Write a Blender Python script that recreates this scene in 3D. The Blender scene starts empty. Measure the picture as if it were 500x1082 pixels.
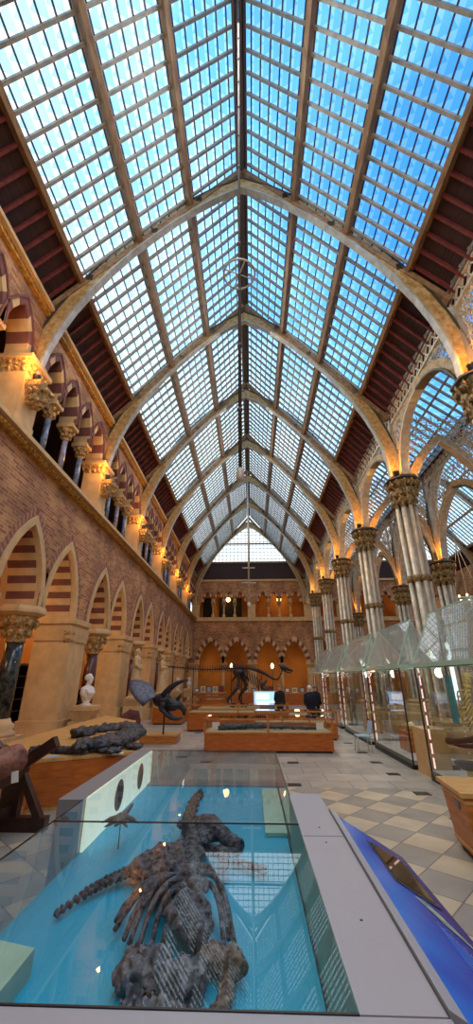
import bpy, bmesh, math, random
from mathutils import Vector, Matrix, noise
random.seed(7)
PI = math.pi
sc = bpy.context.scene
COL = sc.collection

# ------------------------------------------------------------------ materials
def mat(name):
    m = bpy.data.materials.new(name); m.use_nodes = True
    return m, m.node_tree.nodes, m.node_tree.links, m.node_tree.nodes['Principled BSDF']
def rgb(h, g=1.0):
    r = [int(h[i:i+2], 16)/255 for i in (0, 2, 4)]
    return tuple([((c/12.92) if c < .04045 else ((c+.055)/1.055)**2.4)*g for c in r] + [1])
def simple(name, c, rough=.6, metal=0, var=.25, scale=6, bump=0, c2=None, emit=0, ecol=None):
    m, N, L, b = mat(name)
    c = rgb(c) if isinstance(c, str) else c
    c2 = (rgb(c2) if isinstance(c2, str) else c2) or tuple([v*(1-var) for v in c[:3]] + [1])
    tc = N.new('ShaderNodeNewGeometry'); n = N.new('ShaderNodeTexNoise')
    n.inputs['Scale'].default_value = scale; n.inputs['Detail'].default_value = 5
    L.new(tc.outputs['Position'], n.inputs['Vector'])
    r = N.new('ShaderNodeValToRGB'); r.color_ramp.elements[0].position = .35; r.color_ramp.elements[1].position = .65
    r.color_ramp.elements[0].color = c2; r.color_ramp.elements[1].color = c
    L.new(n.outputs['Fac'], r.inputs['Fac']); L.new(r.outputs['Color'], b.inputs['Base Color'])
    b.inputs['Roughness'].default_value = rough; b.inputs['Metallic'].default_value = metal
    if bump:
        bp = N.new('ShaderNodeBump'); bp.inputs['Strength'].default_value = bump; bp.inputs['Distance'].default_value = .05
        L.new(n.outputs['Fac'], bp.inputs['Height']); L.new(bp.outputs['Normal'], b.inputs['Normal'])
    if emit:
        b.inputs['Emission Color'].default_value = rgb(ecol) if ecol else c
        b.inputs['Emission Strength'].default_value = emit
    return m
def brick(name, axis):
    m, N, L, b = mat(name)
    g = N.new('ShaderNodeNewGeometry'); s = N.new('ShaderNodeSeparateXYZ'); cb = N.new('ShaderNodeCombineXYZ')
    L.new(g.outputs['Position'], s.inputs[0]); L.new(s.outputs['Y' if axis == 'x' else 'X'], cb.inputs[0]); L.new(s.outputs['Z'], cb.inputs[1])
    t = N.new('ShaderNodeTexBrick'); L.new(cb.outputs[0], t.inputs['Vector'])
    t.inputs['Scale'].default_value = 1; t.inputs['Brick Width'].default_value = .29; t.inputs['Row Height'].default_value = .095
    t.inputs['Mortar Size'].default_value = .009; t.inputs['Bias'].default_value = -.1
    t.inputs['Color1'].default_value = rgb('bf925f'); t.inputs['Color2'].default_value = rgb('8c4e38'); t.inputs['Mortar'].default_value = rgb('c2a078')
    n = N.new('ShaderNodeTexNoise'); n.inputs['Scale'].default_value = .9; n.inputs['Detail'].default_value = 3
    L.new(g.outputs['Position'], n.inputs['Vector'])
    mx = N.new('ShaderNodeMix'); mx.data_type = 'RGBA'; mx.blend_type = 'MULTIPLY'; mx.inputs[0].default_value = 1
    r = N.new('ShaderNodeValToRGB'); r.color_ramp.elements[0].color = (.62, .55, .55, 1); r.color_ramp.elements[1].color = (1.1, 1.02, .95, 1)
    r.color_ramp.elements[0].position = .35; r.color_ramp.elements[1].position = .65
    L.new(n.outputs['Fac'], r.inputs['Fac']); L.new(t.outputs['Color'], mx.inputs[6]); L.new(r.outputs['Color'], mx.inputs[7])
    L.new(mx.outputs[2], b.inputs['Base Color']); b.inputs['Roughness'].default_value = .85
    return m
def wood(name, a, c, scale=(1, 1, 9), rough=.4):
    m, N, L, b = mat(name)
    g = N.new('ShaderNodeNewGeometry'); mp = N.new('ShaderNodeMapping'); mp.inputs['Scale'].default_value = scale
    n = N.new('ShaderNodeTexNoise'); n.inputs['Scale'].default_value = 2.2; n.inputs['Detail'].default_value = 6; n.inputs['Distortion'].default_value = .6
    L.new(g.outputs['Position'], mp.inputs[0]); L.new(mp.outputs[0], n.inputs['Vector'])
    r = N.new('ShaderNodeValToRGB'); r.color_ramp.elements[0].color = rgb(a); r.color_ramp.elements[1].color = rgb(c)
    r.color_ramp.elements[0].position = .3; r.color_ramp.elements[1].position = .7
    L.new(n.outputs['Fac'], r.inputs['Fac']); L.new(r.outputs['Color'], b.inputs['Base Color']); b.inputs['Roughness'].default_value = rough
    return m
def glassmat(name, tint=(.93, .97, .96, 1), base=.045, gain=1.0, haze=0.0):
    m, N, L, b = mat(name); N.remove(b); out = N['Material Output']
    lw = N.new('ShaderNodeLayerWeight'); lw.inputs['Blend'].default_value = .5
    p = N.new('ShaderNodeMath'); p.operation = 'POWER'; p.inputs[1].default_value = 4.0
    a = N.new('ShaderNodeMath'); a.operation = 'MULTIPLY_ADD'; a.inputs[1].default_value = gain; a.inputs[2].default_value = base; a.use_clamp = True
    L.new(lw.outputs['Facing'], p.inputs[0]); L.new(p.outputs[0], a.inputs[0])
    t = N.new('ShaderNodeBsdfTransparent'); t.inputs[0].default_value = tint
    g = N.new('ShaderNodeBsdfGlossy'); g.inputs['Roughness'].default_value = .01
    mx = N.new('ShaderNodeMixShader'); L.new(a.outputs[0], mx.inputs[0]); L.new(t.outputs[0], mx.inputs[1]); L.new(g.outputs[0], mx.inputs[2])
    last = mx
    if haze:
        d = N.new('ShaderNodeBsdfDiffuse'); d.inputs[0].default_value = (.75, .82, .8, 1)
        m2 = N.new('ShaderNodeMixShader'); m2.inputs[0].default_value = haze
        L.new(mx.outputs[0], m2.inputs[1]); L.new(d.outputs[0], m2.inputs[2]); last = m2
    L.new(last.outputs[0], out.inputs[0])
    return m
def roofglass(name):
    # fish-scale glass tiles: triangles of clearer and paler glass
    m, N, L, b = mat(name); N.remove(b); out = N['Material Output']
    g = N.new('ShaderNodeTexCoord'); s = N.new('ShaderNodeSeparateXYZ'); L.new(g.outputs['Object'], s.inputs[0])
    def math_(op, a, bv=None):
        q = N.new('ShaderNodeMath'); q.operation = op
        for i, v in enumerate([a, bv]):
            if v is None: continue
            if isinstance(v, (int, float)): q.inputs[i].default_value = v
            else: L.new(v, q.inputs[i])
        return q.outputs[0]
    u = math_('PINGPONG', math_('MULTIPLY', s.outputs['Y'], 12/5.5), .5)
    v = math_('FRACT', math_('MULTIPLY', s.outputs['Z'], 3.1))
    c = math_('GREATER_THAN', math_('MULTIPLY', u, 2.0), v)
    n = N.new('ShaderNodeTexNoise'); n.inputs['Scale'].default_value = 1.3; n.inputs['Detail'].default_value = 2
    geo = N.new('ShaderNodeNewGeometry'); L.new(geo.outputs['Position'], n.inputs['Vector'])
    c2 = math_('MULTIPLY', c, math_('ADD', n.outputs['Fac'], .25))
    r = N.new('ShaderNodeValToRGB')
    r.color_ramp.elements[0].color = (.56, .82, .98, 1); r.color_ramp.elements[1].color = (1, 1, 1, 1)
    r.color_ramp.elements[1].position = .7
    L.new(c2, r.inputs['Fac'])
    t = N.new('ShaderNodeBsdfTransparent'); L.new(r.outputs['Color'], t.inputs[0])
    tl = N.new('ShaderNodeBsdfTranslucent'); tl.inputs[0].default_value = (.9, .95, 1, 1)
    mx = N.new('ShaderNodeMixShader'); L.new(math_('MULTIPLY', c2, .12), mx.inputs[0]); L.new(t.outputs[0], mx.inputs[1]); L.new(tl.outputs[0], mx.inputs[2])
    L.new(mx.outputs[0], out.inputs[0])
    return m
def emis(name, c, s):
    m, N, L, b = mat(name); N.remove(b); e = N.new('ShaderNodeEmission'); e.inputs[0].default_value = rgb(c); e.inputs[1].default_value = s
    L.new(e.outputs[0], N['Material Output'].inputs[0]); return m
def floormat():
    m, N, L, b = mat('stone_floor')
    g = N.new('ShaderNodeNewGeometry'); mp = N.new('ShaderNodeMapping'); mp.inputs['Rotation'].default_value = (0, 0, math.radians(42)); mp.inputs['Location'].default_value = (.22, .1, 0)
    L.new(g.outputs['Position'], mp.inputs[0])
    ck = N.new('ShaderNodeTexChecker'); ck.inputs['Scale'].default_value = 1/.56
    ck.inputs[1].default_value = rgb('cfc0a0'); ck.inputs[2].default_value = rgb('a19c8e')
    L.new(mp.outputs[0], ck.inputs[0])
    br = N.new('ShaderNodeTexBrick'); br.offset = 0; br.inputs['Scale'].default_value = 1; br.inputs['Brick Width'].default_value = .56; br.inputs['Row Height'].default_value = .56; br.inputs['Mortar Size'].default_value = .008
    br.inputs['Color1'].default_value = (1, 1, 1, 1); br.inputs['Color2'].default_value = (.9, .9, .9, 1); br.inputs['Mortar'].default_value = (.3, .3, .3, 1)
    L.new(mp.outputs[0], br.inputs['Vector'])
    n = N.new('ShaderNodeTexNoise'); n.inputs['Scale'].default_value = 2.0; n.inputs['Detail'].default_value = 5; L.new(g.outputs['Position'], n.inputs['Vector'])
    r = N.new('ShaderNodeValToRGB'); r.color_ramp.elements[0].color = (.72, .72, .72, 1); r.color_ramp.elements[0].position = .3; r.color_ramp.elements[1].position = .7
    L.new(n.outputs['Fac'], r.inputs['Fac'])
    # broad bands of plain paving between the chequered fields
    s = N.new('ShaderNodeSeparateXYZ'); L.new(g.outputs['Position'], s.inputs[0])
    rp = N.new('ShaderNodeMath'); rp.operation = 'GREATER_THAN'; rp.inputs[1].default_value = 3.72; L.new(s.outputs[0], rp.inputs[0])
    br2 = N.new('ShaderNodeTexBrick'); br2.inputs['Scale'].default_value = 1; br2.inputs['Brick Width'].default_value = .9; br2.inputs['Row Height'].default_value = .7; br2.inputs['Mortar Size'].default_value = .008
    br2.inputs['Color1'].default_value = rgb('c2baa8'); br2.inputs['Color2'].default_value = rgb('a29d90'); br2.inputs['Mortar'].default_value = rgb('5c574f'); L.new(g.outputs['Position'], br2.inputs['Vector'])
    yb = N.new('ShaderNodeMath'); yb.operation = 'GREATER_THAN'; yb.inputs[1].default_value = 9.9; L.new(s.outputs[1], yb.inputs[0])
    mxx = N.new('ShaderNodeMath'); mxx.operation = 'MAXIMUM'; L.new(rp.outputs[0], mxx.inputs[0]); L.new(yb.outputs[0], mxx.inputs[1])
    def mul(a, bb):
        q = N.new('ShaderNodeMix'); q.data_type = 'RGBA'; q.blend_type = 'MULTIPLY'; q.inputs[0].default_value = 1; L.new(a, q.inputs[6]); L.new(bb, q.inputs[7]); return q.outputs[2]
    base = mul(ck.outputs[0], br.outputs['Color'])
    q = N.new('ShaderNodeMix'); q.data_type = 'RGBA'; L.new(mxx.outputs[0], q.inputs[0]); L.new(base, q.inputs[6]); L.new(br2.outputs['Color'], q.inputs[7])
    L.new(mul(q.outputs[2], r.outputs['Color']), b.inputs['Base Color']); b.inputs['Roughness'].default_value = .38
    return m
def bluepanel():
    m, N, L, b = mat('blue_graphic')
    g = N.new('ShaderNodeNewGeometry'); s = N.new('ShaderNodeSeparateXYZ'); L.new(g.outputs['Position'], s.inputs[0])
    mr = N.new('ShaderNodeMapRange'); mr.inputs[1].default_value = .62; mr.inputs[2].default_value = 1.15; L.new(s.outputs[0], mr.inputs[0])
    n = N.new('ShaderNodeTexNoise'); n.inputs['Scale'].default_value = 2.4; n.inputs['Detail'].default_value = 4; L.new(g.outputs['Position'], n.inputs['Vector'])
    a = N.new('ShaderNodeMath'); a.operation = 'MULTIPLY_ADD'; a.inputs[1].default_value = .9; L.new(n.outputs['Fac'], a.inputs[0])
    sb = N.new('ShaderNodeMath'); sb.operation = 'SUBTRACT'; sb.inputs[1].default_value = .42; L.new(mr.outputs[0], sb.inputs[0]); L.new(sb.outputs[0], a.inputs[2])
    r = N.new('ShaderNodeValToRGB'); e = r.color_ramp.elements
    e[0].color = rgb('2aa0f4'); e[0].position = .0; e[1].color = rgb('0c2a80'); e[1].position = .9
    k = e.new(.25); k.color = rgb('007ce6'); k = e.new(.55); k.color = rgb('0050c4')
    L.new(a.outputs[0], r.inputs['Fac']); L.new(r.outputs['Color'], b.inputs['Base Color']); b.inputs['Roughness'].default_value = .18
    return m
M = {}
M['brickx'] = brick('brick_side', 'x'); M['bricky'] = brick('brick_end', 'y')
M['stone'] = simple('cream_stone', 'd8b27c', .8, var=.2, scale=3, bump=.15)
M['stonecarve'] = simple('carved_stone', 'd9b274', .85, scale=14, bump=1.0, c2='8d6a3c')
M['stonedark'] = simple('red_stone', '7c4a40', .8, var=.25, scale=4)
M['stonepink'] = simple('pink_stone', 'b07f68', .8, var=.3, scale=3)
M['hoodbrick'] = simple('hood_brick', '8f5a42', .85)
M['plaster'] = simple('warm_plaster', 'c07c34', .9, var=.35, scale=.6)
M['gold'] = simple('gilt_cornice', 'd29a36', .6, scale=9, bump=.4, c2='8a5c1c')
M['rib'] = simple('painted_iron', 'bea070', .5, scale=7, c2='94743c')
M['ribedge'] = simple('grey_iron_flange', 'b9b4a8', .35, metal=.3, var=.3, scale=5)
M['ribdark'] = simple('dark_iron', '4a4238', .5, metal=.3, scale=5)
M['motif'] = simple('red_gold_motif', 'c8873c', .5, scale=12)
M['iron'] = simple('pale_iron', 'd8cdb8', .35, metal=.15, var=.35, scale=4)
M['irongreen'] = simple('greenish_iron', 'a89a80', .4, metal=.1, var=.3, scale=3)
M['ironcap'] = simple('iron_foliage', 'a88a58', .5, metal=.3, scale=14, bump=.8, c2='5a4424')
M['bar'] = simple('glazing_bar', '9a9488', .5, scale=5, var=.35)
M['bardark'] = simple('thin_bar', '30343c', .5, scale=5)
M['purlin'] = wood('tan_timber', '6e4e34', '9c7c56', (3, 1, 3), .6)
M['roofdark'] = wood('dark_boards', '23110f', '42221e', (8, .6, 8), .7)
M['rafterred'] = wood('red_rafter', '5a201e', '7c3834', (3, 3, 3), .6)
M['ridge'] = simple('ridge_beam', '5a5048', .5, scale=5)
M['roofglass'] = roofglass('roof_glass')
M['glass'] = glassmat('case_glass', (.94, .97, .96, 1), .05, 1.2)
M['topglass'] = glassmat('lid_glass', (.97, .99, .99, 1), .042, .8)
M['sideglass'] = glassmat('side_glass', (.75, .82, .82, 1), .12, 1.6, .05)
M['hoodglass'] = glassmat('hood_glass', (.8, .86, .83, 1), .1, .9, .22)
M['edge'] = simple('glass_edge', 'a9cdb8', .3, var=.1)
M['black'] = simple('black_metal', '15161a', .4, var=.2)
M['oak'] = wood('honey_oak', 'a0561a', 'd08432', (1.5, 1.5, 8))
M['oakred'] = wood('orange_oak', '9c4a14', 'c06a22', (1.5, 1.5, 8))
M['oakpale'] = wood('pale_oak', 'b98444', 'dcae68', (2, 8, 2))
M['darkwood'] = wood('tarred_wood', '1c0f0c', '3a211a', (3, 3, 3))
M['logwood'] = wood('fossil_trunk', '5c3028', 'a06c54', (4, 1, 4), .7)
M['cyan'] = simple('cyan_board', '00a6c8', .5, var=.1, scale=1.2)
M['grey'] = simple('grey_laminate', 'a6a7aa', .45, var=.05, scale=3)
M['greyd'] = simple('grey_laminate_dark', '7c7d80', .45, var=.06, scale=3)
M['green'] = simple('pale_green_board', '9cc8b0', .5, var=.12, scale=6)
M['palefloor'] = simple('case_floor', 'c8c8bc', .5, var=.1)
M['lining'] = simple('case_lining', 'c4a878', .6, var=.15)
M['lit'] = simple('backlit_panel', 'e2f0dc', .5, var=.03, emit=.55, ecol='dff2dc')
M['oval'] = simple('grey_print', '5c6664', .6, var=.3, scale=8)
M['bone'] = simple('dark_fossil', '6a737c', .62, scale=24, bump=1.0, c2='20252b')
M['slabrock'] = simple('grey_rock', '83898e', .65, scale=13, bump=1.0, c2='3c4248')
M['boneb'] = simple('brown_fossil', '85786a', .7, scale=22, bump=.7, c2='4c4038')
M['blackfossil'] = simple('black_fossil', '3c3d42', .45, scale=12, bump=.9, c2='15161a')
M['blackbone'] = simple('black_bone', '26272e', .4, scale=9, bump=.4, c2='101015')
M['frill'] = simple('grey_frill', '5c5e70', .5, scale=8, bump=.3, c2='33343f')
M['brownbone'] = simple('brown_bone', '352620', .5, scale=8, bump=.3, c2='221510')
M['marble'] = simple('white_marble', 'ece2d4', .5, var=.1)
M['statue'] = simple('statue_stone', 'dcbc8c', .8, var=.2, scale=8)
M['blackmarble'] = simple('black_marble', '1c2020', .2, scale=9, c2='4a504c')
M['brownmarble'] = simple('brown_marble', '6a4238', .25, scale=7, c2='4a2c26')
M['bluemarble'] = simple('blue_grey_marble', '7c8ca0', .25, scale=7, c2='4c5c74')
M['lilacmarble'] = simple('lilac_marble', '9c94a0', .25, scale=7, c2='6c6070')
M['dark'] = simple('painted_dark', '120d0b', .9)  # near-black paint puts the darkness behind the galleries into the colour
M['globe'] = emis('lamp_globe', 'ffd070', 6)
M['amberlamp'] = emis('amber_lamp', 'ff9a20', 5)
M['bulb'] = emis('warm_bulb', 'ffe0a0', 8)
M['labelstrip'] = emis('glowing_label_strip', 'ffc8bc', 1.6)  # striped label strips on the showcase posts, with an added glow
M['labelstripred'] = emis('glowing_label_strip_red', '9a4a40', .5)
M['screen'] = emis('lit_screen', '9cc8ff', 1.3)
M['screenui'] = emis('screen_panel', 'f4f8ff', 1.5)
M['teal'] = simple('teal_banner', '1c94a4', .5, var=.1)
M['white'] = simple('white_card', 'f0ece4', .6, var=.05)
M['paleblue'] = simple('pale_blue_plastic', 'a8c4dc', .4, var=.1)
M['skin'] = simple('skin', 'd8a080', .6, var=.1)
M['blackcloth'] = simple('black_cloth', '16161a', .9)
M['navy'] = simple('navy_cloth', '141c38', .9)
M['jean'] = simple('dark_trousers', '1c1e26', .9)
M['whitehat'] = simple('white_knit', 'e8ecf2', .9)
M['greyhair'] = simple('grey_hair', '8a8078', .9)
M['floor'] = floormat(); M['blue'] = bluepanel()
M['redstone'] = simple('red_boulder', '7a4440', .8, scale=12, bump=.8, c2='4a2826')
M['palebone'] = simple('pale_bone', 'dccb8c', .7, scale=8, bump=.3, c2='b09c5c')
M['bookred'] = simple('red_spine', '8a2a24', .6); M['bookblue'] = simple('blue_spine', '2c4474', .6)
M['palegraphic'] = simple('pale_print', 'b8c09c', .4, scale=14, c2='5c7c70')
M['lineprint'] = simple('light_line_print', '7cb4f0', .4, var=.1)

# ------------------------------------------------------------------ mesh builder
class MB:
    def __init__(s): s.v = []; s.f = []; s.m = []; s.sm = []
    def add(s, vs, fs, mi=0, smooth=False):
        o = len(s.v); s.v += [tuple(p) for p in vs]
        for f in fs: s.f.append(tuple(i+o for i in f)); s.m.append(mi); s.sm.append(smooth)
    def box(s, x0, x1, y0, y1, z0, z1, mi=0):
        vs = [(x0, y0, z0), (x1, y0, z0), (x1, y1, z0), (x0, y1, z0), (x0, y0, z1), (x1, y0, z1), (x1, y1, z1), (x0, y1, z1)]
        s.add(vs, [(0, 3, 2, 1), (4, 5, 6, 7), (0, 1, 5, 4), (1, 2, 6, 5), (2, 3, 7, 6), (3, 0, 4, 7)], mi)
    def frustum(s, cx, cy, z0, z1, a0, b0, a1, b1, mi=0):
        vs = [(cx-a0, cy-b0, z0), (cx+a0, cy-b0, z0), (cx+a0, cy+b0, z0), (cx-a0, cy+b0, z0), (cx-a1, cy-b1, z1), (cx+a1, cy-b1, z1), (cx+a1, cy+b1, z1), (cx-a1, cy+b1, z1)]
        s.add(vs, [(0, 3, 2, 1), (4, 5, 6, 7), (0, 1, 5, 4), (1, 2, 6, 5), (2, 3, 7, 6), (3, 0, 4, 7)], mi)
    def bar(s, p, q, w, h, up=(0, 0, 1), mi=0):
        p, q = Vector(p), Vector(q); d = (q-p).normalized(); u = Vector(up)
        r = d.cross(u)
        if r.length < 1e-4: r = d.cross(Vector((0, 1, 0)))
        r.normalize(); u = r.cross(d).normalized(); r = r*w/2; u = u*h/2
        vs = [p-r-u, p+r-u, p+r+u, p-r+u, q-r-u, q+r-u, q+r+u, q-r+u]
        s.add(vs, [(0, 1, 2, 3), (7, 6, 5, 4), (0, 4, 5, 1), (1, 5, 6, 2), (2, 6, 7, 3), (3, 7, 4, 0)], mi)
    def tube(s, pts, rad, seg=8, mi=0, cap=True, closed=False):
        pts = [Vector(p) for p in pts]; n = len(pts)
        if not isinstance(rad, (list, tuple)): rad = [rad]*n
        vs = []; ref = None
        for i, p in enumerate(pts):
            if closed: d = (pts[(i+1) % n]-pts[i-1]).normalized()
            else: d = (pts[min(i+1, n-1)]-pts[max(i-1, 0)]).normalized()
            if ref is None:
                ref = Vector((0, 0, 1)) if abs(d.z) < .9 else Vector((1, 0, 0))
            a = (ref-d*ref.dot(d)).normalized(); ref = a; b = d.cross(a)
            for k in range(seg):
                t = 2*PI*k/seg; vs.append(p+(a*math.cos(t)+b*math.sin(t))*rad[i])
        fs = []
        for i in range(n if closed else n-1):
            j = (i+1) % n
            for k in range(seg): fs.append((i*seg+k, i*seg+(k+1) % seg, j*seg+(k+1) % seg, j*seg+k))
        if cap and not closed: fs.append(tuple(reversed(range(seg)))); fs.append(tuple(range((n-1)*seg, n*seg)))
        s.add(vs, fs, mi, True)
    def lathe(s, prof, c=(0, 0, 0), seg=20, mi=0, sx=1, sy=1, smooth=True):
        vs = []
        for r, z in prof:
            for k in range(seg):
                t = 2*PI*k/seg+PI/seg; vs.append((c[0]+r*sx*math.cos(t), c[1]+r*sy*math.sin(t), c[2]+z))
        n = len(prof); fs = []
        for i in range(n-1):
            for k in range(seg): fs.append((i*seg+k, i*seg+(k+1) % seg, (i+1)*seg+(k+1) % seg, (i+1)*seg+k))
        fs.append(tuple(reversed(range(seg)))); fs.append(tuple(range((n-1)*seg, n*seg)))
        s.add(vs, fs, mi, smooth)
    def blob(s, c, r, mi=0, amp=0., freq=2., sub=2, rot=None, seed=0):
        bm = bmesh.new(); bmesh.ops.create_icosphere(bm, subdivisions=sub, radius=1)
        if isinstance(r, (int, float)): r = (r, r, r)
        vs = []
        for v in bm.verts:
            p = v.co.copy()
            if amp: p *= 1+amp*noise.noise(p*freq+Vector((seed*3.1, seed*1.7, 0)))
            p = Vector((p.x*r[0], p.y*r[1], p.z*r[2]))
            if rot: p = rot @ p
            vs.append(p+Vector(c))
        s.add(vs, [tuple(v.index for v in f.verts) for f in bm.faces], mi, True); bm.free()
    def build(s, name, mats, parent=None, loc=None):
        me = bpy.data.meshes.new(name); me.from_pydata(s.v, [], s.f)
        if not isinstance(mats, (list, tuple)): mats = [mats]
        for m in mats: me.materials.append(M[m] if isinstance(m, str) else m)
        me.polygons.foreach_set('material_index', s.m); me.polygons.foreach_set('use_smooth', s.sm); me.update()
        o = bpy.data.objects.new(name, me); COL.objects.link(o)
        if parent: o.parent = parent
        if loc: o.location = loc
        return o
def bake(o, mods):
    for t, kw in mods:
        m = o.modifiers.new(t, t)
        for k, v in kw.items(): setattr(m, k, v)
    bpy.context.view_layer.update()
    dg = bpy.context.evaluated_depsgraph_get(); me = bpy.data.meshes.new_from_object(o.evaluated_get(dg))
    o.modifiers.clear(); o.data = me
    for p in me.polygons: p.use_smooth = True
    return o
def fuse(o, vox=.02, smooth=2, rough=0., rs=20.):
    bake(o, [('REMESH', dict(mode='VOXEL', voxel_size=vox)), ('SMOOTH', dict(factor=.5, iterations=smooth))])
    if rough:
        for v in o.data.vertices:
            v.co += v.normal*(rough*noise.turbulence(v.co*rs, 3, True)-rough*.5)
    return o
def tag(o, label, cat, group=None, kind=None):
    o['label'] = label; o['category'] = cat
    if group: o['group'] = group
    if kind: o['kind'] = kind
    return o
def struct(o): o['kind'] = 'structure'; return o
def thing(name, label, cat, loc=(0, 0, 0), rz=0, group=None):
    o = bpy.data.objects.new(name, None); COL.objects.link(o); o.location = loc; o.rotation_euler = (0, 0, rz); o.empty_display_size = .2
    return tag(o, label, cat, group)
def kids(o): return list(o.children)
def dup(o, parent=None, loc=None, label=None):
    c = o.copy(); COL.objects.link(c)
    if parent: c.parent = parent
    if loc is not None: c.location = loc
    if label: c['label'] = label
    for k in kids(o): dup(k, c)
    return c
ORD = ['nearest', 'second', 'third', 'fourth', 'fifth', 'sixth', 'seventh', 'eighth']
def lamp(loc, power, col=(1, .55, .2), r=.1, name='uplight_glow'):
    l = bpy.data.lights.new(name, 'POINT'); l.energy = power; l.color = col; l.shadow_soft_size = r
    o = bpy.data.objects.new(name, l); COL.objects.link(o); o.location = loc; return o

# ------------------------------------------------------------------ arches
def pprof(w, zs, za, n=8):
    h = za-zs; R = (w*w+h*h)/(2*w); a1 = PI-math.asin(min(1, h/R)); L = []
    if h <= w: pass
    for i in range(n+1):
        a = PI+(a1-PI)*i/n; L.append((R-w+R*math.cos(a), zs+R*math.sin(a)))
    L[-1] = (0, za)
    return L+[(-x, z) for x, z in reversed(L[:-1])]
def arch_wall(mb, m, s0, s1, z0, z1, ops, T, mi=0, mr=0):
    def rect(a, b, c, d):
        for t in (0, T):
            vs = [m(a, c, t), m(b, c, t), m(b, d, t), m(a, d, t)]
            mb.add(vs, [(0, 1, 2, 3)], mi)
    prev = s0
    for (c, w, zs, za, zf) in ops:
        rect(prev, c-w, z0, z1)
        if zf > z0: rect(c-w, c+w, z0, zf); mb.add([m(c-w, zf, 0), m(c+w, zf, 0), m(c+w, zf, T), m(c-w, zf, T)], [(0, 1, 2, 3)], mr)
        P = [(-w, max(zf, z0))]+pprof(w, zs, za)+[(w, max(zf, z0))]
        for (a, za_), (b, zb_) in zip(P, P[1:]):
            mb.add([m(c+a, za_, 0), m(c+b, zb_, 0), m(c+b, zb_, T), m(c+a, za_, T)], [(0, 1, 2, 3)], mr)
            if b-a > 1e-5:
                for t in (0, T): mb.add([m(c+a, za_, t), m(c+b, zb_, t), m(c+b, z1, t), m(c+a, z1, t)], [(0, 1, 2, 3)], mi)
        prev = c+w
    rect(prev, s1, z0, z1)
    mb.add([m(s0, z1, 0), m(s1, z1, 0), m(s1, z1, T), m(s0, z1, T)], [(0, 1, 2, 3)], mi)
def voussoirs(mb, m, c, w, zs, za, ring, T, n=7, out=.03, inn=.015, ma=0, mbb=1):
    h = za-zs; w2 = w-inn; h2 = h-inn; R = (w2*w2+h2*h2)/(2*w2); e = R-w2
    ai = PI-math.asin(min(1, h2/R)); Ro = R+ring; ao = PI-math.acos(min(1, e/Ro))
    for sgn in (-1, 1):
        for i in range(n):
            q = []
            for j in (i, i+1):
                a = PI+(ai-PI)*j/n; b = PI+(ao-PI)*j/n
                q.append((e+R*math.cos(a), zs+R*math.sin(a))); q.append((e+Ro*math.cos(b), zs+Ro*math.sin(b)))
            q = [(c+x*(-sgn), z) for x, z in q]
            vs = [m(x, z, t) for t in (-out, T+out) for x, z in q]
            mb.add(vs, [(0, 1, 3, 2), (4, 6, 7, 5), (0, 4, 5, 1), (2, 3, 7, 6), (1, 5, 7, 3), (0, 2, 6, 4)], ma if i % 2 == 0 else mbb)

WX = -5.8; YE = 41.3; Y0 = -3.0; RIBS = [8+5.5*k for k in range(-2, 6)]
RX = 21.4   # far right wall
C2 = 15.6   # centre line of the second glass roof beyond the aisle
# ------------------------------------------------------------------ floor and shell
f = MB(); f.box(-10, RX+.2, Y0-.2, 46, -.2, 0); struct(f.build('floor', 'floor'))
mx = lambda s, z, t: (WX-t, s, z)
w = MB(); ops = []; gops = []
for k in range(-2, 7):
    y = 8+5.5*k
    for d in (1.62, 3.88):
        if y+d < YE-1: ops.append((y+d, .98, 3.95, 6.05, 3.95))
    for j in range(4):
        c = y+.4+.5875+j*1.175
        if c < YE-.7: gops.append((c, .5, 10.05, 11.3, 10.05))
arch_wall(w, mx, Y0, YE, 3.95, 7.7, ops, 1.15, 0, 1)
arch_wall(w, mx, Y0, YE, 10.05, 12.1, gops, .6, 0, 1); w.box(WX-.9, WX, Y0, YE, 7.7, 7.92, 1)
wl = struct(w.build('wall_left', ['brickx', 'stone']))
vs_ = MB()
for o in ops:
    voussoirs(vs_, mx, o[0], .98, 3.95, 6.05, .2, 1.1, 11, -.14)
    voussoirs(vs_, mx, o[0], .98, 3.95, 6.05, .2, 0, 6, .04, .02, 0, 0); voussoirs(vs_, mx, o[0], 1.02, 3.95, 6.1, .14, .14, 6, -.02, .0, 0, 0)
vs_.build('arch_voussoirs', ['stone', 'stonedark'], wl)
vr = MB()
for o in ops:
    voussoirs(vr, mx, o[0], 1.19, 3.95, 6.33, .16, .0, 30, .012, 0, 0, 1)
vr.build('arch_hood_bricks', ['stonepink', 'hoodbrick'], wl)
v2 = MB()
for o in gops: voussoirs(v2, mx, o[0], .5, 10.05, 11.3, .17, .55, 4); voussoirs(v2, mx, o[0], .67, 10.05, 11.52, .06, 0, 6, .06, 0, 1, 1)
v2.build('gallery_voussoirs', ['stone', 'stonedark'], wl)
sc_ = MB(); sc_.box(WX-.02, WX+.16, Y0, YE, 7.62, 7.78, 0)
sc_.box(WX-.02, WX+.3, Y0, YE, 7.78, 7.9, 1)
for i in range(300):
    y = Y0+.2+i*.148
    if y < YE: sc_.blob((WX+.17, y, 7.7), (.06, .07, .06), 0, .3, 3, 1, seed=i)
sc_.build('string_course', ['gold', 'stone'], wl)
co = MB(); co.box(WX-.02, WX+.12, Y0, YE, 11.95, 12.1, 0); co.box(WX-.02, WX+.22, Y0, YE, 12.1, 12.22, 1)
co.build('gilt_cornice', ['gold', 'stone'], wl)
# aisle behind the arcade
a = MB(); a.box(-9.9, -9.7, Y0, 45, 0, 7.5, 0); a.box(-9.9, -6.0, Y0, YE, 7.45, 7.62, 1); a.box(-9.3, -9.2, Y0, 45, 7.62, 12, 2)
wa = struct(a.build('wall_aisle', ['plaster', 'plaster', 'dark']))

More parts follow.
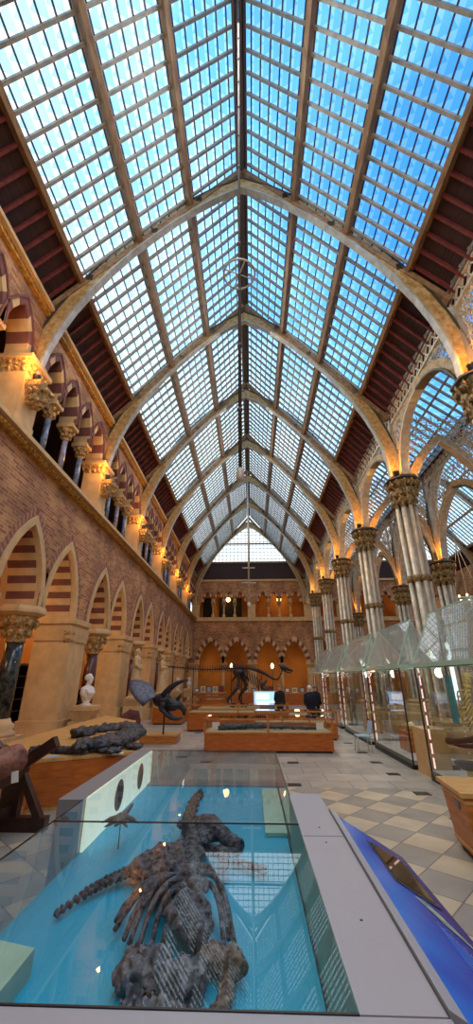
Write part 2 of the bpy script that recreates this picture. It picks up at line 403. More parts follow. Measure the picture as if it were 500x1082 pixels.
# piers and columns of the ground arcade (left)
def pier_mesh():
    m = MB(); m.box(-1.16, .03, -.63, .63, .95, 3.3, 0); m.box(-1.2, .1, -.72, .72, .55, .95, 0); m.box(-1.25, .22, -.82, .82, 0, .55, 0)
    return m
def carved(mb, cx, cy, z0, z1, r0, r1, mi=0, n=8, sq=False):
    prof = [(r0, z0), (r0*1.12, z0+.03), (r0*1.02, z0+.07), (r0+(r1-r0)*.25, z0+(z1-z0)*.4), (r0+(r1-r0)*.6, z0+(z1-z0)*.75), (r1, z1)]
    mb.lathe(prof, (cx, cy, 0), 4 if sq else 12, mi)
    for row, (zz, rr) in enumerate([(.35, .28), (.72, .72)]):
        for k in range(n):
            t = 2*PI*(k+.5*row)/n; r = r0+(r1-r0)*rr+.02
            s = (r1-r0)*.28+.03
            mb.blob((cx+r*math.cos(t), cy+r*math.sin(t), z0+(z1-z0)*zz), (s, s, (z1-z0)*.2), mi, .5, 2.5, 1, seed=k+row*9)
pm = pier_mesh(); pi = MB(); pi.box(-1.2, .12, -.74, .74, 3.78, 3.95); pi.box(-1.17, .06, -.68, .68, 3.66, 3.78)
pcv = MB(); pcv.frustum(-.56, 0, 3.25, 3.68, .62, .66, .66, .7)
for k in range(2):
    for j in range(2): pcv.blob((.02+.03*j, -.62+.14*k, 3.3+.2*j), (.07, .08, .1), 1, .5, 2.5, 1, seed=k+j)
for k in range(2):
    for j in range(2): pcv.blob((-.14+.12*k, -.64-.02*j, 3.3+.2*j), (.08, .06, .1), 1, .5, 2.5, 1, seed=k+j+20)
pier0 = thing('arcade_pier', 'x', 'pier', (WX, 2.5, 0)); pm.build('shaft', 'stone', pier0); pi.build('impost', 'stone', pier0); pcv.build('carved_frieze', ['stone', 'stonecarve'], pier0)
for k in range(-2, 7):
    y = 8+5.5*k
    if y > YE-1: continue
    lab = f"square cream stone pier of the left arcade, under the {ORD[max(k,0)]} visible roof arch" if k >= 0 else "square cream stone pier of the left arcade beside the camera"
    if k == -2: continue
    if k == -1: pier0['label'] = lab; continue
    dup(pier0, None, (WX, y, 0), lab)
def gcol(shaft):
    t = thing('arcade_column', 'x', 'column', (WX-.5, 0, 0))
    b = MB(); b.frustum(0, 0, 0, .8, .5, .5, .46, .46); b.lathe([(.44, .8), (.46, .88), (.36, .95), (.4, 1.05), (.3, 1.12), (.27, 1.2)]); b.build('base', 'stone', t)
    s = MB(); s.lathe([(.24, 1.18), (.235, 2.2), (.22, 3.05)], seg=18); s.build('shaft', shaft, t)
    c = MB(); carved(c, 0, 0, 3.02, 3.72, .24, .46, 0, 8); c.build('carved_capital', 'stonecarve', t)
    c = MB(); c.lathe([(.5, 3.7), (.64, 3.78), (.64, 3.86), (.6, 3.96)], seg=8, smooth=False); c.build('abacus', 'stone', t)
    return t
g0 = gcol('blackmarble'); g1 = gcol('brownmarble')
first = True
for k in range(-1, 6):
    y = 8+5.5*k+2.75; src = g0 if k <= 0 else g1
    lab = ['black marble arcade column beside the camera at left', 'black marble arcade column at the left edge, before the first bust', 'brown marble arcade column just beyond the white marble bust',
           'brown marble arcade column between the two standing stone statues', 'brown marble arcade column beyond the second standing statue', 'brown marble arcade column fifth along the left wall', 'last brown marble arcade column before the end wall'][k+1]
    if k == 1: src = g1; src.location.y = y; src['label'] = lab
    elif k == -1: g0.location.y = y; g0['label'] = lab
    else: dup(src, None, (WX-.5, y, 0), lab)

# gallery piers, small columns, corbels and uplights
gp = MB(); gp.box(-.62, .1, -.4, .4, 7.9, 9.6); gp.box(-.6, .12, -.43, .43, 7.9, 8.25)
gpc = MB(); gpc.frustum(-.26, 0, 9.55, 9.95, .36, .4, .46, .5)
for k in range(5):
    for j in range(2): gpc.blob((.1+.05*j, -.36+.18*k, 9.65+.18*j), (.06, .08, .09), 0, .5, 2.5, 1, seed=k+j)
for k in range(3):
    for j in range(2): gpc.blob((-.4+.2*k, -.4-.05*j, 9.65+.18*j), (.08, .06, .09), 0, .5, 2.5, 1, seed=k+j+7)
gpa = MB(); gpa.box(-.72, .24, -.53, .53, 9.93, 10.07)
gpier = thing('gallery_pier', 'x', 'pier', (WX, 2.5, 0)); gp.build('shaft', 'stone', gpier); gpc.build('carved_capital', 'stonecarve', gpier); gpa.build('abacus', 'stone', gpier)
cb = MB(); cb.frustum(-.0, 0, 8.72, 9.15, .12, .16, .3, .34); cb.frustum(0, 0, 9.15, 9.3, .3, .34, .34, .36)
for k in range(16):
    t = random.random()*PI-PI/2; z = random.uniform(8.78, 9.22); r = .14+.2*(z-8.72)/.43
    cb.blob((r*math.cos(t), r*math.sin(t)*1.15, z), .075, 0, .5, 2.5, 1, seed=k)
corb = tag(cb.build('carved_corbel', 'stonecarve', None, (WX+.22, 2.5, 0)), 'x', 'corbel')
ul = thing('uplight', 'x', 'spotlight', (WX+.28, 2.5, 9.3)); q = MB(); q.lathe([(.06, 0), (.08, .02), (.09, .2), (.11, .24)], seg=12); q.build('housing', 'black', ul)
q = MB(); q.lathe([(.085, .225), (.085, .235)], seg=12); q.build('lens', 'amberlamp', ul)
def smallcol(mname):
    t = thing('gallery_column', 'x', 'column', (WX-.28, 0, 0))
    b = MB(); b.lathe([(.2, 7.92), (.2, 8.05), (.13, 8.12), (.15, 8.18), (.1, 8.24)], seg=12); b.build('base', 'stone', t)
    s = MB(); s.lathe([(.095, 8.2), (.09, 9.55)], seg=12); s.build('shaft', mname, t)
    c = MB(); carved(c, 0, 0, 9.5, 9.95, .1, .22, 0, 6); c.build('carved_capital', 'stonecarve', t)
    c = MB(); c.box(-.29, .29, -.22, .22, 9.93, 10.07); c.build('abacus', 'stone', t); return t
sc0, sc1 = smallcol('bluemarble'), smallcol('lilacmarble'); used = set()
for k in range(-1, 6):
    y = 8+5.5*k; nm = ORD[max(k, 0)]
    if k >= 0:
        dup(gpier, None, (WX, y, 0), f"cream gallery pier with carved capital, left wall, at the {nm} visible roof arch")
        dup(corb, None, (WX+.22, y, 0), f"carved foliage corbel on the left wall under the foot of the {nm} visible roof arch")
    else: gpier['label'] = 'cream gallery pier on the left wall above the camera'; corb['label'] = 'carved corbel on the left wall above the camera'
    if k >= 0:
        dup(ul, None, (WX+.3, y-.22, 9.3), f"small dark uplight glowing amber on the left corbel of the {nm} visible roof arch")
        lamp((WX+.42, y-.6, 9.7), 55, (1, .42, .06), .04)
    for j in range(3):
        yy = y+.4+.0+1.175*(j+1)
        lab = f"slim {'lilac grey' if j == 1 else 'blue grey'} marble gallery column, {['first', 'second', 'third'][j]} of three past the {'camera' if k < 0 else nm+' left corbel'}"
        src = sc1 if j == 1 else sc0
        if id(src) not in used: used.add(id(src)); src.location.y = yy; src['label'] = lab
        else: dup(src, None, (WX-.28, yy, 0), lab)
bpy.data.objects.remove(ul.children[0]); bpy.data.objects.remove(ul.children[0]); bpy.data.objects.remove(ul)

# ------------------------------------------------------------------ roof arch ribs
SOF = [(5.62, 9.25), (5.62, 9.9), (5.52, 10.6), (5.3, 11.4), (5.0, 12.2), (4.6, 13.0), (4.12, 13.85), (3.55, 14.7), (2.9, 15.5), (2.2, 16.3), (1.45, 17.0), (.7, 17.6), (0, 18.0)]
def offs(P, d):
    out = []
    for i, p in enumerate(P):
        a = P[max(i-1, 0)]; b = P[min(i+1, len(P)-1)]; dx, dz = b[0]-a[0], b[1]-a[1]; l = math.hypot(dx, dz)
        if i == len(P)-1: out.append((0, p[1]+d*1.2)); continue
        out.append((p[0]+dz/l*d, p[1]-dx/l*d))
    return out
def sweep(mb, P, d0, d1, w, mi, f=lambda x, z, y: (x, y, z)):
    A = offs(P, d0); B = offs(P, d1); n = len(P); vs = []
    for (a, b) in zip(A, B): vs += [f(a[0], a[1], -w/2), f(a[0], a[1], w/2), f(b[0], b[1], w/2), f(b[0], b[1], -w/2)]
    fs = [(0, 1, 2, 3), tuple(4*(n-1)+i for i in (3, 2, 1, 0))]
    for i in range(n-1):
        for k in range(4): fs.append((4*i+k, 4*(i+1)+k, 4*(i+1)+(k+1) % 4, 4*i+(k+1) % 4))
    mb.add(vs, fs, mi)
def ribmeshes(t, S, motif=True):
    for sg in (1, -1):
        g = lambda x, z, y: (sg*x, y, z)
        web = MB(); sweep(web, S, .05, .5, .15, 0, g)
        fl = MB(); sweep(fl, S, 0, .06, .21, 0, g); fl.build('lower_flange', 'ribedge', t)
        ft = MB(); sweep(ft, S, .49, .55, .22, 0, g); ft.build('upper_flange', 'ribdark', t)
        if motif:
            mo = web; A = offs(S, .28)
            for i in range(2, 9):
                for u in (.15, .5, .85):
                    x = A[i][0]*(1-u)+A[i+1][0]*u; z = A[i][1]*(1-u)+A[i+1][1]*u
                    for yy in (-.078, .078):
                        pts = [g(x+.05*math.cos(a*PI/3), z+.05*math.sin(a*PI/3), yy) for a in range(6)]
                        mo.tube(pts, .014, 4, 1, False, True)
        web.build('web', ['rib', 'motif'], t)
        pr = MB(); pr.bar(g(0, 19.15, 0), g(4.95, 13.3, 0), .2, .2, (0, 0, 1)); pr.bar(g(4.9, 13.35, 0), g(5.95, 12.1, 0), .24, .2); pr.build('principal_rafter', 'purlin', t)
        for (x, z, x2, z2) in [(4.75, 13.55, 4.62, 13.4), (2.9, 15.75, 3.0, 15.9), (1.5, 17.4, 1.6, 17.3)]:
            br = MB(); br.box(min(sg*(x-.1), sg*(x+.1)), max(sg*(x-.1), sg*(x+.1)), -.1, .1, z-.1, z+.15); br.build('iron_cleat', 'ribdark', t)
rib0 = thing('roof_arch', 'roof arch above and behind the camera', 'roof arch', (0, 2.5, 0)); ribmeshes(rib0, SOF)
for k in range(0, 6): dup(rib0, None, (0, 8+5.5*k, 0), f"pointed tan iron roof arch, {ORD[k]} from the camera in the main hall")
dup(rib0, None, (0, YE-.2, 0), 'pointed iron roof arch against the end wall gable of the main hall')
S2 = [(5.62, 7.35), (5.62, 8.4)]+SOF
rib1 = thing('roof_arch', 'x', 'roof arch', (C2, 8, 0)); ribmeshes(rib1, S2, False)
rib1['label'] = 'pointed roof arch of the right hand hall, nearest the camera'
for k in range(1, 6): dup(rib1, None, (C2, 8+5.5*k, 0), f"pointed roof arch of the right hand hall, {ORD[k]} from the camera")

# ------------------------------------------------------------------ skylights
def skylight(sg):
    X0, X1 = .22, 5.0; zf = lambda x: 19.5-1.2*x; L = 5.5
    gl = MB(); gl.add([(sg*X0, 0, zf(X0)+.05), (sg*X1, 0, zf(X1)+.05), (sg*X1, L, zf(X1)+.05), (sg*X0, L, zf(X0)+.05)], [(0, 1, 2, 3)])
    nrm = Vector((sg*1.2, 0, 1)).normalized()
    hb = MB(); tb = MB(); pu = MB(); dk = MB(); rr = MB()
    for i in range(12):
        y = (i+.5)*L/12; hb.bar((sg*X0, y, zf(X0)-.06), (sg*X1, y, zf(X1)-.06), .07, .1, nrm)
    for k in range(18):
        x = X0+(X1-X0)*(k+.5)/18; 
        tb.bar((sg*x, 0, zf(x)-.0), (sg*x, L, zf(x)-.0), .032, .035, nrm)
    for x in (1.82, 3.38): pu.bar((sg*x, 0, zf(x)-.15), (sg*x, L, zf(x)-.15), .17, .26, nrm)
    pu.bar((sg*X1, 0, zf(X1)-.1), (sg*X1, L, zf(X1)-.1), .14, .26, nrm)
    dk.bar((sg*5.65, 0, zf(5.65)+.12), (sg*5.65, L, zf(5.65)+.12), 2.0, .04, nrm)
    dk.bar((sg*.1, 0, 19.42), (sg*.1, L, 19.42), .2, .12, nrm)
    for i in range(12):
        y = i*L/12+.23; rr.bar((sg*5.02, y, zf(5.02)+.02), (sg*6.1, y, zf(6.1)+.02), .07, .12, nrm)
    return gl, hb, tb, pu, dk, rr
protos = {}
wn = 1
for ci, cx in enumerate((0, C2)):
    for sg in (-1, 1):
        for k in range(8):
            y = Y0+5.5*k
            if ci and k < 2: continue
            if sg not in protos:
                P_ = skylight(sg); root = struct(P_[0].build(f'window_{wn}', 'roofglass'))
                P_[1].build('sloping_bars', 'bar', root); P_[2].build('thin_bars', 'bardark', root); P_[3].build('purlins', 'purlin', root)
                P_[4].build('roof_boards', 'roofdark', root); P_[5].build('red_rafters', 'rafterred', root)
                protos[sg] = root; root.location = (cx, y, 0)
            else:
                r = dup(protos[sg], None, (cx, y, 0)); r.name = f'window_{wn}'
            wn += 1
rb = MB()
for cx in (0, C2): rb.box(cx-.09, cx+.09, Y0, YE, 19.1, 19.45)
struct(rb.build('trim_1', 'ridge'))

# ------------------------------------------------------------------ end wall
my = lambda s, z, t: (s, YE+t, z)
e = MB(); g_ops = []; u_ops = []
def bay(cx):
    for c in (-4.3, -1.6, 1.6, 4.3): g_ops.append((cx+c, 1.18, 3.5, 5.65, 3.5))
    for s in (-1, 1):
        for j in range(4): u_ops.append((cx+s*2.95+(j-1.5)*1.16, .47, 9.6, 10.5, 9.6))
bay(.2); g_ops.append((7.8, 1.1, 3.5, 5.65, 3.5)); u_ops += [(7.25, .4, 9.6, 10.5, 9.6), (8.35, .4, 9.6, 10.5, 9.6)]; bay(C2)
g_ops.sort(); u_ops.sort()
arch_wall(e, my, -9.9, RX, 3.5, 7.6, g_ops, .9, 0, 1); arch_wall(e, my, WX-.6, RX, 9.6, 11.9, u_ops, .5, 0, 1); e.box(-9.9, -5.9, YE+.02, YE+.8, 0, 3.5)
we = struct(e.build('wall_back', ['bricky', 'stone']))
ev = MB()
for o in g_ops: voussoirs(ev, my, o[0], o[1], 3.5, 5.65, .34, .6, 9)
for o in u_ops: voussoirs(ev, my, o[0], o[1], 9.6, 10.5, .16, .4, 4)
ev.build('arch_voussoirs', ['stone', 'stonedark'], we)
es = MB(); es.box(WX, RX, YE-.2, YE+.05, 7.55, 7.8); es.box(WX, RX, YE-.12, YE+.05, 11.75, 11.95); es.box(WX, RX, YE-.1, YE+.3, 7.8, 7.95)
es.build('string_course', 'stone', we)
ed = MB()
for cx in (0, C2):
    ed.box(cx-5.9, cx+5.9, YE+.1, YE+.3, 11.9, 13.9, 0)
    for k in range(40): ed.box(cx-5.8+k*.3, cx-5.78+k*.3, YE+.07, YE+.1, 11.95, 13.9, 0)
    ed.box(cx-5.9, cx+5.9, YE+.02, YE+.35, 13.8, 13.98, 1)
ed.box(5.9, 9.8, YE+.1, YE+.3, 11.9, 13, 0)
ed.build('dark_panelling', ['roofdark', 'purlin'], we)
for cx in (0, C2):
    gw = MB(); gw.add([(cx-4.7, YE+.2, 13.9), (cx+4.7, YE+.2, 13.9), (cx, YE+.2, 19.5)], [(0, 1, 2)]); g = struct(gw.build(f'window_{wn}', 'roofglass')); wn += 1
    gb = MB()
    for i in range(-11, 12):
        x = cx+i*.42; gb.box(x-.02, x+.02, YE+.14, YE+.2, 13.9, 13.9+5.6*(1-abs(i*.42)/4.7))
    for i in range(14):
        z = 13.9+i*.4; hw = 4.7*(1-(z-13.9)/5.6); gb.box(cx-hw, cx+hw, YE+.14, YE+.2, z-.02, z+.02)
    gb.box(cx-.09, cx+.09, YE+.05, YE+.2, 13.9, 19.4); gb.box(cx-2.9, cx+2.9, YE+.08, YE+.2, 16.0, 16.14)
    gb.build('glazing_bars', 'ribdark', g)
# columns of the end wall
def endcol(x, z0, zc, r, name, lab, m_='stone'):
    t = thing(name, lab, 'column', (x, YE+.3, 0))
    b = MB(); b.lathe([(r*2, z0), (r*2, z0+.3), (r*1.3, z0+.4), (r*1.1, z0+.46)], seg=10); b.build('base', 'stone', t)
    s = MB(); s.lathe([(r, z0+.4), (r*.95, zc-.5)], seg=10); s.build('shaft', m_, t)
    c = MB(); carved(c, 0, 0, zc-.55, zc-.12, r, r*2, 0, 6); c.box(-r*2.2, r*2.2, -.35, .35, zc-.14, zc); c.build('carved_capital', 'stonecarve', t)
for i, x in enumerate((-2.75, 3.15)): endcol(x, 0, 3.5, .17, 'arcade_column', f"stone column between the {['left', 'right'][i]} pair of ground arches in the end wall")
for i, x in enumerate((C2-2.95, C2+2.95)): endcol(x, 0, 3.5, .17, 'arcade_column', f"stone column between the {['left', 'right'][i]} pair of arches in the end wall of the right hall")
for s, nm in ((-1, 'left'), (1, 'right')):
    for j in range(3): endcol(.2+s*2.95+(j-1)*1.16, 7.9, 9.6, .09, 'gallery_column', f"slim stone column, {['first', 'second', 'third'][j]} from left in the {nm} half of the end wall gallery")
for i, x in enumerate((-5.72, .2, 6.1, 9.5, C2, RX-.4)):
    p = MB(); p.box(-.42, .42, -.1, .5, 0, 3.1, 0); p.box(-.5, .5, -.16, .5, 0, .5, 0); p.frustum(0, .15, 3.05, 3.4, .4, .25, .48, .35, 1); p.box(-.52, .52, -.22, .5, 3.38, 3.5, 0)
    tag(p.build('end_pier', ['stone', 'stonecarve'], None, (x, YE, 0)), f"broad stone pier on the end wall, {['at the left corner', 'between the two pairs of arches', 'behind the right hand iron columns', 'at the start of the right hall', 'in the middle of the right hall', 'at the far right corner'][i]}", 'pier')
    if True:
        p = MB(); p.box(-.4, .4, -.12, .3, 7.95, 9.3, 0); p.frustum(0, .1, 9.25, 9.55, .4, .22, .5, .3, 1); tag(p.build('gallery_pier', ['stone', 'stonecarve'], None, (x, YE, 0)), f"wide stone pier of the end wall gallery, {['at the left corner', 'in the middle of the main hall', 'where the right columns stand', 'at the start of the right hall', 'in the middle of the right hall', 'at the far right corner'][i]}", 'pier')
# room behind the end wall
r = MB(); r.box(-10, RX, 45.4, 45.6, 0, 7.5, 0); r.box(-10, RX, YE+.9, 45.6, 7.4, 7.6, 0); r.box(-6, RX, 43.9, 44, 7.6, 12, 1); r.box(-10, RX, YE+.5, 44, 11.9, 12, 1)
r.box(-10, -9.9, 40, 45.5, 0, 7.6, 0)
struct(r.build('wall_beyond', ['plaster', 'plaster']))
for i, x in enumerate((-4.2, 1.4, 4.6, 11, 17)): lamp((x, 43.4, 3.0), 36, (1, .66, .34), .3, 'back_room_glow')
for i, x in enumerate((-2.5, 3.2, 11, 17)): lamp((x, 42.9, 10.2), 26, (1, .6, .28), .3, 'gallery_glow')
bd = MB()
bd.box(-5.2, -4.1, 43.6, 43.8, 8, 10.4); bd.box(-3.4, -.9, 43.6, 43.8, 8, 10.4); bd.build('dark_slabs', 'dark', bpy.data.objects['wall_beyond'])  # added near-black slabs darken the left half of the end gallery
gl_ = [(-2.35, 42.5, 10.0, 'white globe lamp glowing behind the left half of the end wall gallery'), (3.2, 42.5, 10.0, 'white globe lamp glowing behind the right half of the end wall gallery'),
       (-8.6, 11.9, 4.0, 'glowing globe lamp behind the left arcade, between black column and pier'), (-8.2, 16.9, 3.55, 'glowing globe lamp behind the left arcade, beside the bust'),
       (-8.2, 24, 3.6, 'glowing globe lamp deep in the left aisle')]
for x, y, z, lab in gl_:
    t = thing('globe_lamp', lab, 'lamp', (x, y, z)); m_ = MB(); m_.blob((0, 0, 0), .24, sub=3); m_.build('globe', 'globe', t)
    m_ = MB(); top = 7.45 if z < 7 else 11.9
    m_.tube([(0, 0, .2), (0, 0, top-z)], .015, 6); m_.lathe([(.09, .18), (.09, .28), (.03, .32)], seg=10); m_.build('rod', 'ribdark', t)
for y in (2, 6.5, 12, 17.5, 23, 29, 35): lamp((-8.2, y, 4.6), 75, (1, .6, .28), .3, 'aisle_glow')
for y0_, y1_, lab in [(8.2, 11.0, 'tall dark bookcase in the left aisle behind the black column'), (14.4, 17.2, 'tall dark bookcase in the left aisle beyond the nearest large pier'), (19.5, 23.5, 'low dark cabinet in the left aisle behind the standing statues')]:
    t = thing('bookcase', lab, 'bookcase', (-9.3, (y0_+y1_)/2, 0)); h = (y1_-y0_)/2; zt_ = 2.6 if 'tall' in lab else 1.5
    m_ = MB(); m_.box(-.38, -.34, -h, h, 0, zt_); m_.box(-.38, .1, -h, -h+.05, 0, zt_); m_.box(-.38, .1, h-.05, h, 0, zt_); m_.box(-.38, .14, -h-.04, h+.04, zt_, zt_+.08); m_.box(-.38, .1, -h, h, 0, .1); m_.build('carcass', 'darkwood', t)
    z = .5
    while z < zt_-.2: m_ = MB(); m_.box(-.34, .08, -h+.05, h-.05, z, z+.03); m_.build('shelf', 'darkwood', t); z += .42
# right wall and wall behind the camera
rw = MB(); rw.box(RX, RX+.3, Y0, YE, 0, 12.2); struct(rw.build('wall_right', 'brickx'))
rw = MB(); rw.box(-10, RX+.3, Y0-.3, Y0, 0, 12.2); struct(rw.build('wall_front', 'bricky'))
# closing the aisle roofs
rf = MB(); rf.box(-9.8, WX-.4, Y0, 45, 12.0, 12.1); struct(rf.build('ceiling', 'roofdark'))

# ------------------------------------------------------------------ iron columns
def ironcol(hc, lower=False):
    t = thing('iron_column', 'x', 'column', (6.05, 0, 0))
    b = MB(); b.lathe([(.95, 0), (.95, .35), (.82, .42), (.82, .75), (.7, .85), (.74, .95), (.6, 1.05)], seg=8, smooth=False); b.build('stone_base', 'stone', t)
    offs_ = [(0, 0, .13)]+[(.27*math.cos(PI/4+k*PI/2), .27*math.sin(PI/4+k*PI/2), .1) for k in range(4)]+[(-.36, 0, .075), (0, -.36, .075)]
    for i, (x, y, r) in enumerate(offs_):
        s = MB(); s.lathe([(r*1.3, 1.02), (r*1.25, 1.12), (r, 1.2), (r*.92, hc-.4)], (x, y, 0), 12); s.build('shaft', 'iron' if i in (0, 3, 5) else 'irongreen', t)
    bd_ = MB()
    for z in ([2.9, 5.3] if hc > 8.5 else [2.9, 5.0]):
        for x, y, r in offs_: bd_.lathe([(r*1.1, z-.12), (r*1.5, z-.06), (r*1.5, z+.06), (r*1.1, z+.12)], (x, y, 0), 10)
        bd_.lathe([(.3, z-.03), (.3, z+.03)], (0, 0, 0), 10)
    bd_.build('shaft_rings', 'ironcap', t)
    c = MB()
    for x, y, r in offs_: carved(c, x*1.05, y*1.05, hc-.75, hc-.05, r, r*2.1, 0, 5)
    carved(c, 0, 0, hc-.3, hc+.3, .3, .56, 0, 10)
    for k in range(14):
        a_ = k*2*PI/14; c.tube([(.4*math.cos(a_), .4*math.sin(a_), hc-.2), (.5*math.cos(a_), .5*math.sin(a_), hc), (.62*math.cos(a_), .62*math.sin(a_), hc+.2), (.6*math.cos(a_), .6*math.sin(a_), hc+.28)], [.03, .04, .04, .02], 5)
    c.build('foliage_capital', 'ironcap', t)
    ab = MB(); ab.lathe([(.56, hc+.28), (.66, hc+.34), (.66, hc+.4), (.58, hc+.44)], seg=8, smooth=False); ab.build('abacus', 'ribdark', t)
    return t
def longarch(zs, za, x=0):
    # arch along the hall between two columns
    P = pprof(2.3, zs, za, 8); P = [(-q, z) for q, z in P[:9]]
    return P
ic = ironcol(8.75)
names = ['nearest', 'second', 'third', 'fourth', 'fifth', 'sixth']
for k in range(6):
    y = 8+5.5*k; lab = f"clustered iron column on the right side of the main hall, {names[k]} from the camera"
    if k == 0: ic.location.y = y; ic['label'] = lab
    else: dup(ic, None, (6.05, y, 0), lab)
ic2 = ironcol(7.0)
for k in range(6):
    y = 8+5.5*k; lab = f"clustered iron column in the row farther right beyond the aisle, {names[k]} from the camera"
    if k == 0: ic2.location = (9.65, y, 0); ic2['label'] = lab
    else: dup(ic2, None, (9.65, y, 0), lab)
# longitudinal arches + spandrels + girder
def scrollpanel(mb, f, inside, s0, s1, z0, z1, step, r, seed):
    rnd = random.Random(seed); s = s0
    while s < s1:
        z = z0
        while z < z1:
            if inside(s, z):
                k = rnd.choice((1, -1)); a0 = rnd.random()*6.28; pts = []
                for i in range(13):
                    t = i/12; rr = step*(.62-.5*t); a_ = a0+k*t*7.5
                    pts.append(f(s+rr*math.cos(a_), z+rr*math.sin(a_)))
                mb.tube(pts, r, 4, 0, False)
                for q_ in range(2):
                    a_ = rnd.random()*6.28; mb.tube([f(s, z), f(s+step*.5*math.cos(a_), z+step*.5*math.sin(a_)), f(s+step*math.cos(a_+.5), z+step*math.sin(a_+.5))], [r, r*1.7, r*.5], 4, 0, False)
            z += step
        s += step
def arcade(x, zs, za, ztop, dense):
    t = thing('iron_arcade_arch', 'x', 'arch', (x, 0, 0))
    H = [(q, z) for q, z in pprof(2.2, zs, za, 8)][:9]; H = [(-q, z) for q, z in H]
    for sg in (1, -1):
        g = lambda q, z, yy: (yy, 2.75+sg*q, z)
        a_ = MB(); sweep(a_, H, .05, .34, .2, 0, g); a_.build('web', 'rib', t)
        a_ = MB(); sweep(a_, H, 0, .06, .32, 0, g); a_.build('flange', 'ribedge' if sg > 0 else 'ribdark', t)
    R_ = [(-q, z) for q, z in pprof(2.2, zs, za, 12)]
    def zarch(q):
        q = abs(q); best = zs
        for (a1, z1_), (a2, z2_) in zip(R_, R_[1:]):
            if min(a1, a2) <= q <= max(a1, a2): best = z1_+(z2_-z1_)*(q-a1)/((a2-a1) or 1)
        return best if q < 2.2 else zs
    sp = MB(); ins = lambda s, z: z > zarch(s-2.75)+.45 and z < ztop-.1
    scrollpanel(sp, lambda s, z: (0, s, z), ins, .35, 5.3, zs, ztop, dense, .018, int(x*10)); sp.build('scroll_spandrel', 'iron', t)
    gd = MB(); gd.box(-.06, .06, 0, 5.5, ztop, ztop+.08); gd.box(-.06, .06, 0, 5.5, ztop+.5, ztop+.58)
    for i in range(16):
        y = i*5.5/16; d_ = 5.5/16
        gd.bar((0, y, ztop+.06), (0, y+d_, ztop+.52), .05, .04, (1, 0, 0)); gd.bar((0, y+d_, ztop+.06), (0, y, ztop+.52), .05, .04, (1, 0, 0))
    gd.build('lattice_girder', 'iron', t)
    pp = MB(); pp.bar((0, 0, zs), (0, 0, ztop+.1), .22, .22, (0, 1, 0)); pp.build('post', 'irongreen', t)
    return t
A1 = arcade(6.05, 9.2, 11.3, 11.75, .3)
for k in range(-1, 6):
    lab = f"tan iron arch with scrollwork running lengthwise from the {names[max(k,0)]} right hand column of the hall" if k >= 0 else 'tan iron arch with scrollwork running lengthwise above right of the camera'
    if k == -1: A1.location.y = 8+5.5*k; A1['label'] = lab
    else: dup(A1, None, (6.05, 8+5.5*k, 0), lab)
A2 = arcade(9.65, 7.5, 10.2, 11.75, .42)
for k in range(0, 6):
    lab = f"iron arch with open scrollwork in the outer row, lengthwise from its {names[k]} column"
    if k == 0: A2.location.y = 8; A2['label'] = lab
    else: dup(A2, None, (9.65, 8+5.5*k, 0), lab)
# transverse aisle arches between the two rows
ta = thing('aisle_arch', 'x', 'arch', (7.85, 8, 0))
T_ = [(-q, z) for q, z in pprof(1.62, 7.4, 10.9, 9)][:10]
T_ = [(q, z) for q, z in T_]
for sg in (1, -1):
    g = lambda q, z, yy: (sg*q, yy, z)
    PT = T_ if sg > 0 else [(q, z) for q, z in T_ if z > 9.0]
    a_ = MB(); sweep(a_, PT, .05, .32, .2, 0, g); a_.build('web', 'rib', ta)
    a_ = MB(); sweep(a_, PT, 0, .06, .3, 0, g); a_.build('flange', 'ribedge', ta)
sp = MB(); scrollpanel(sp, lambda s, z: (s, 0, z), lambda s, z: z > 11.0-abs(s)*.9+.2 and abs(s) < 1.7, -1.65, 1.7, 9.0, 12.3, .3, .018, 5); sp.build('scroll_spandrel', 'iron', ta)
ta['label'] = 'narrow pointed iron arch over the right aisle, nearest the camera'
for k in range(1, 6): dup(ta, None, (7.85, 8+5.5*k, 0), f"narrow pointed iron arch over the right aisle, {names[k]} from the camera")
# aisle glass roof
ag = MB(); ag.add([(5.9, Y0, 12.4), (7.85, Y0, 14.2), (9.8, Y0, 12.4), (5.9, YE, 12.4), (7.85, YE, 14.2), (9.8, YE, 12.4)], [(0, 1, 4, 3), (1, 2, 5, 4)]); agw = struct(ag.build(f'window_{wn}', 'roofglass'))
ab_ = MB()
for i in range(97):
    y = Y0+i*.46
    for sg in (-1, 1): ab_.bar((7.85+sg*1.95, y, 12.35), (7.85, y, 14.15), .06, .12)
for q_ in (.3, .65, .97):
    for sg in (-1, 1): ab_.box(7.85+sg*1.95*q_-.03, 7.85+sg*1.95*q_+.03, Y0, YE, 12.3+1.8*(1-q_), 12.4+1.8*(1-q_))
ab_.build('glazing_bars', 'bar', agw)
# right side uplights on capitals
u2 = thing('uplight', 'x', 'spotlight', (5.62, 8, 9.22)); q = MB(); q.lathe([(.06, 0), (.09, .02), (.1, .17), (.12, .2)], seg=12); q.build('housing', 'black', u2)
q = MB(); q.lathe([(.09, .19), (.09, .2)], seg=12); q.build('lens', 'amberlamp', u2)
for k in range(6):
    y = 8+5.5*k; lab = f"small dark uplight glowing amber on the capital of the {names[k]} right hand iron column"
    if k == 0: u2.location = (5.75, y-.35, 9.2); u2['label'] = lab
    else: dup(u2, None, (5.75, y-.35, 9.2), lab)
    lamp((5.5, y-.55, 9.65), 50, (1, .42, .06), .04); lamp((6.5, y-.7, 9.7), 26, (1, .42, .06), .04); lamp((9.3, y-.55, 7.9), 34, (1, .42, .06), .04); lamp((10.2, y-.55, 7.9), 26, (1, .42, .06), .04)

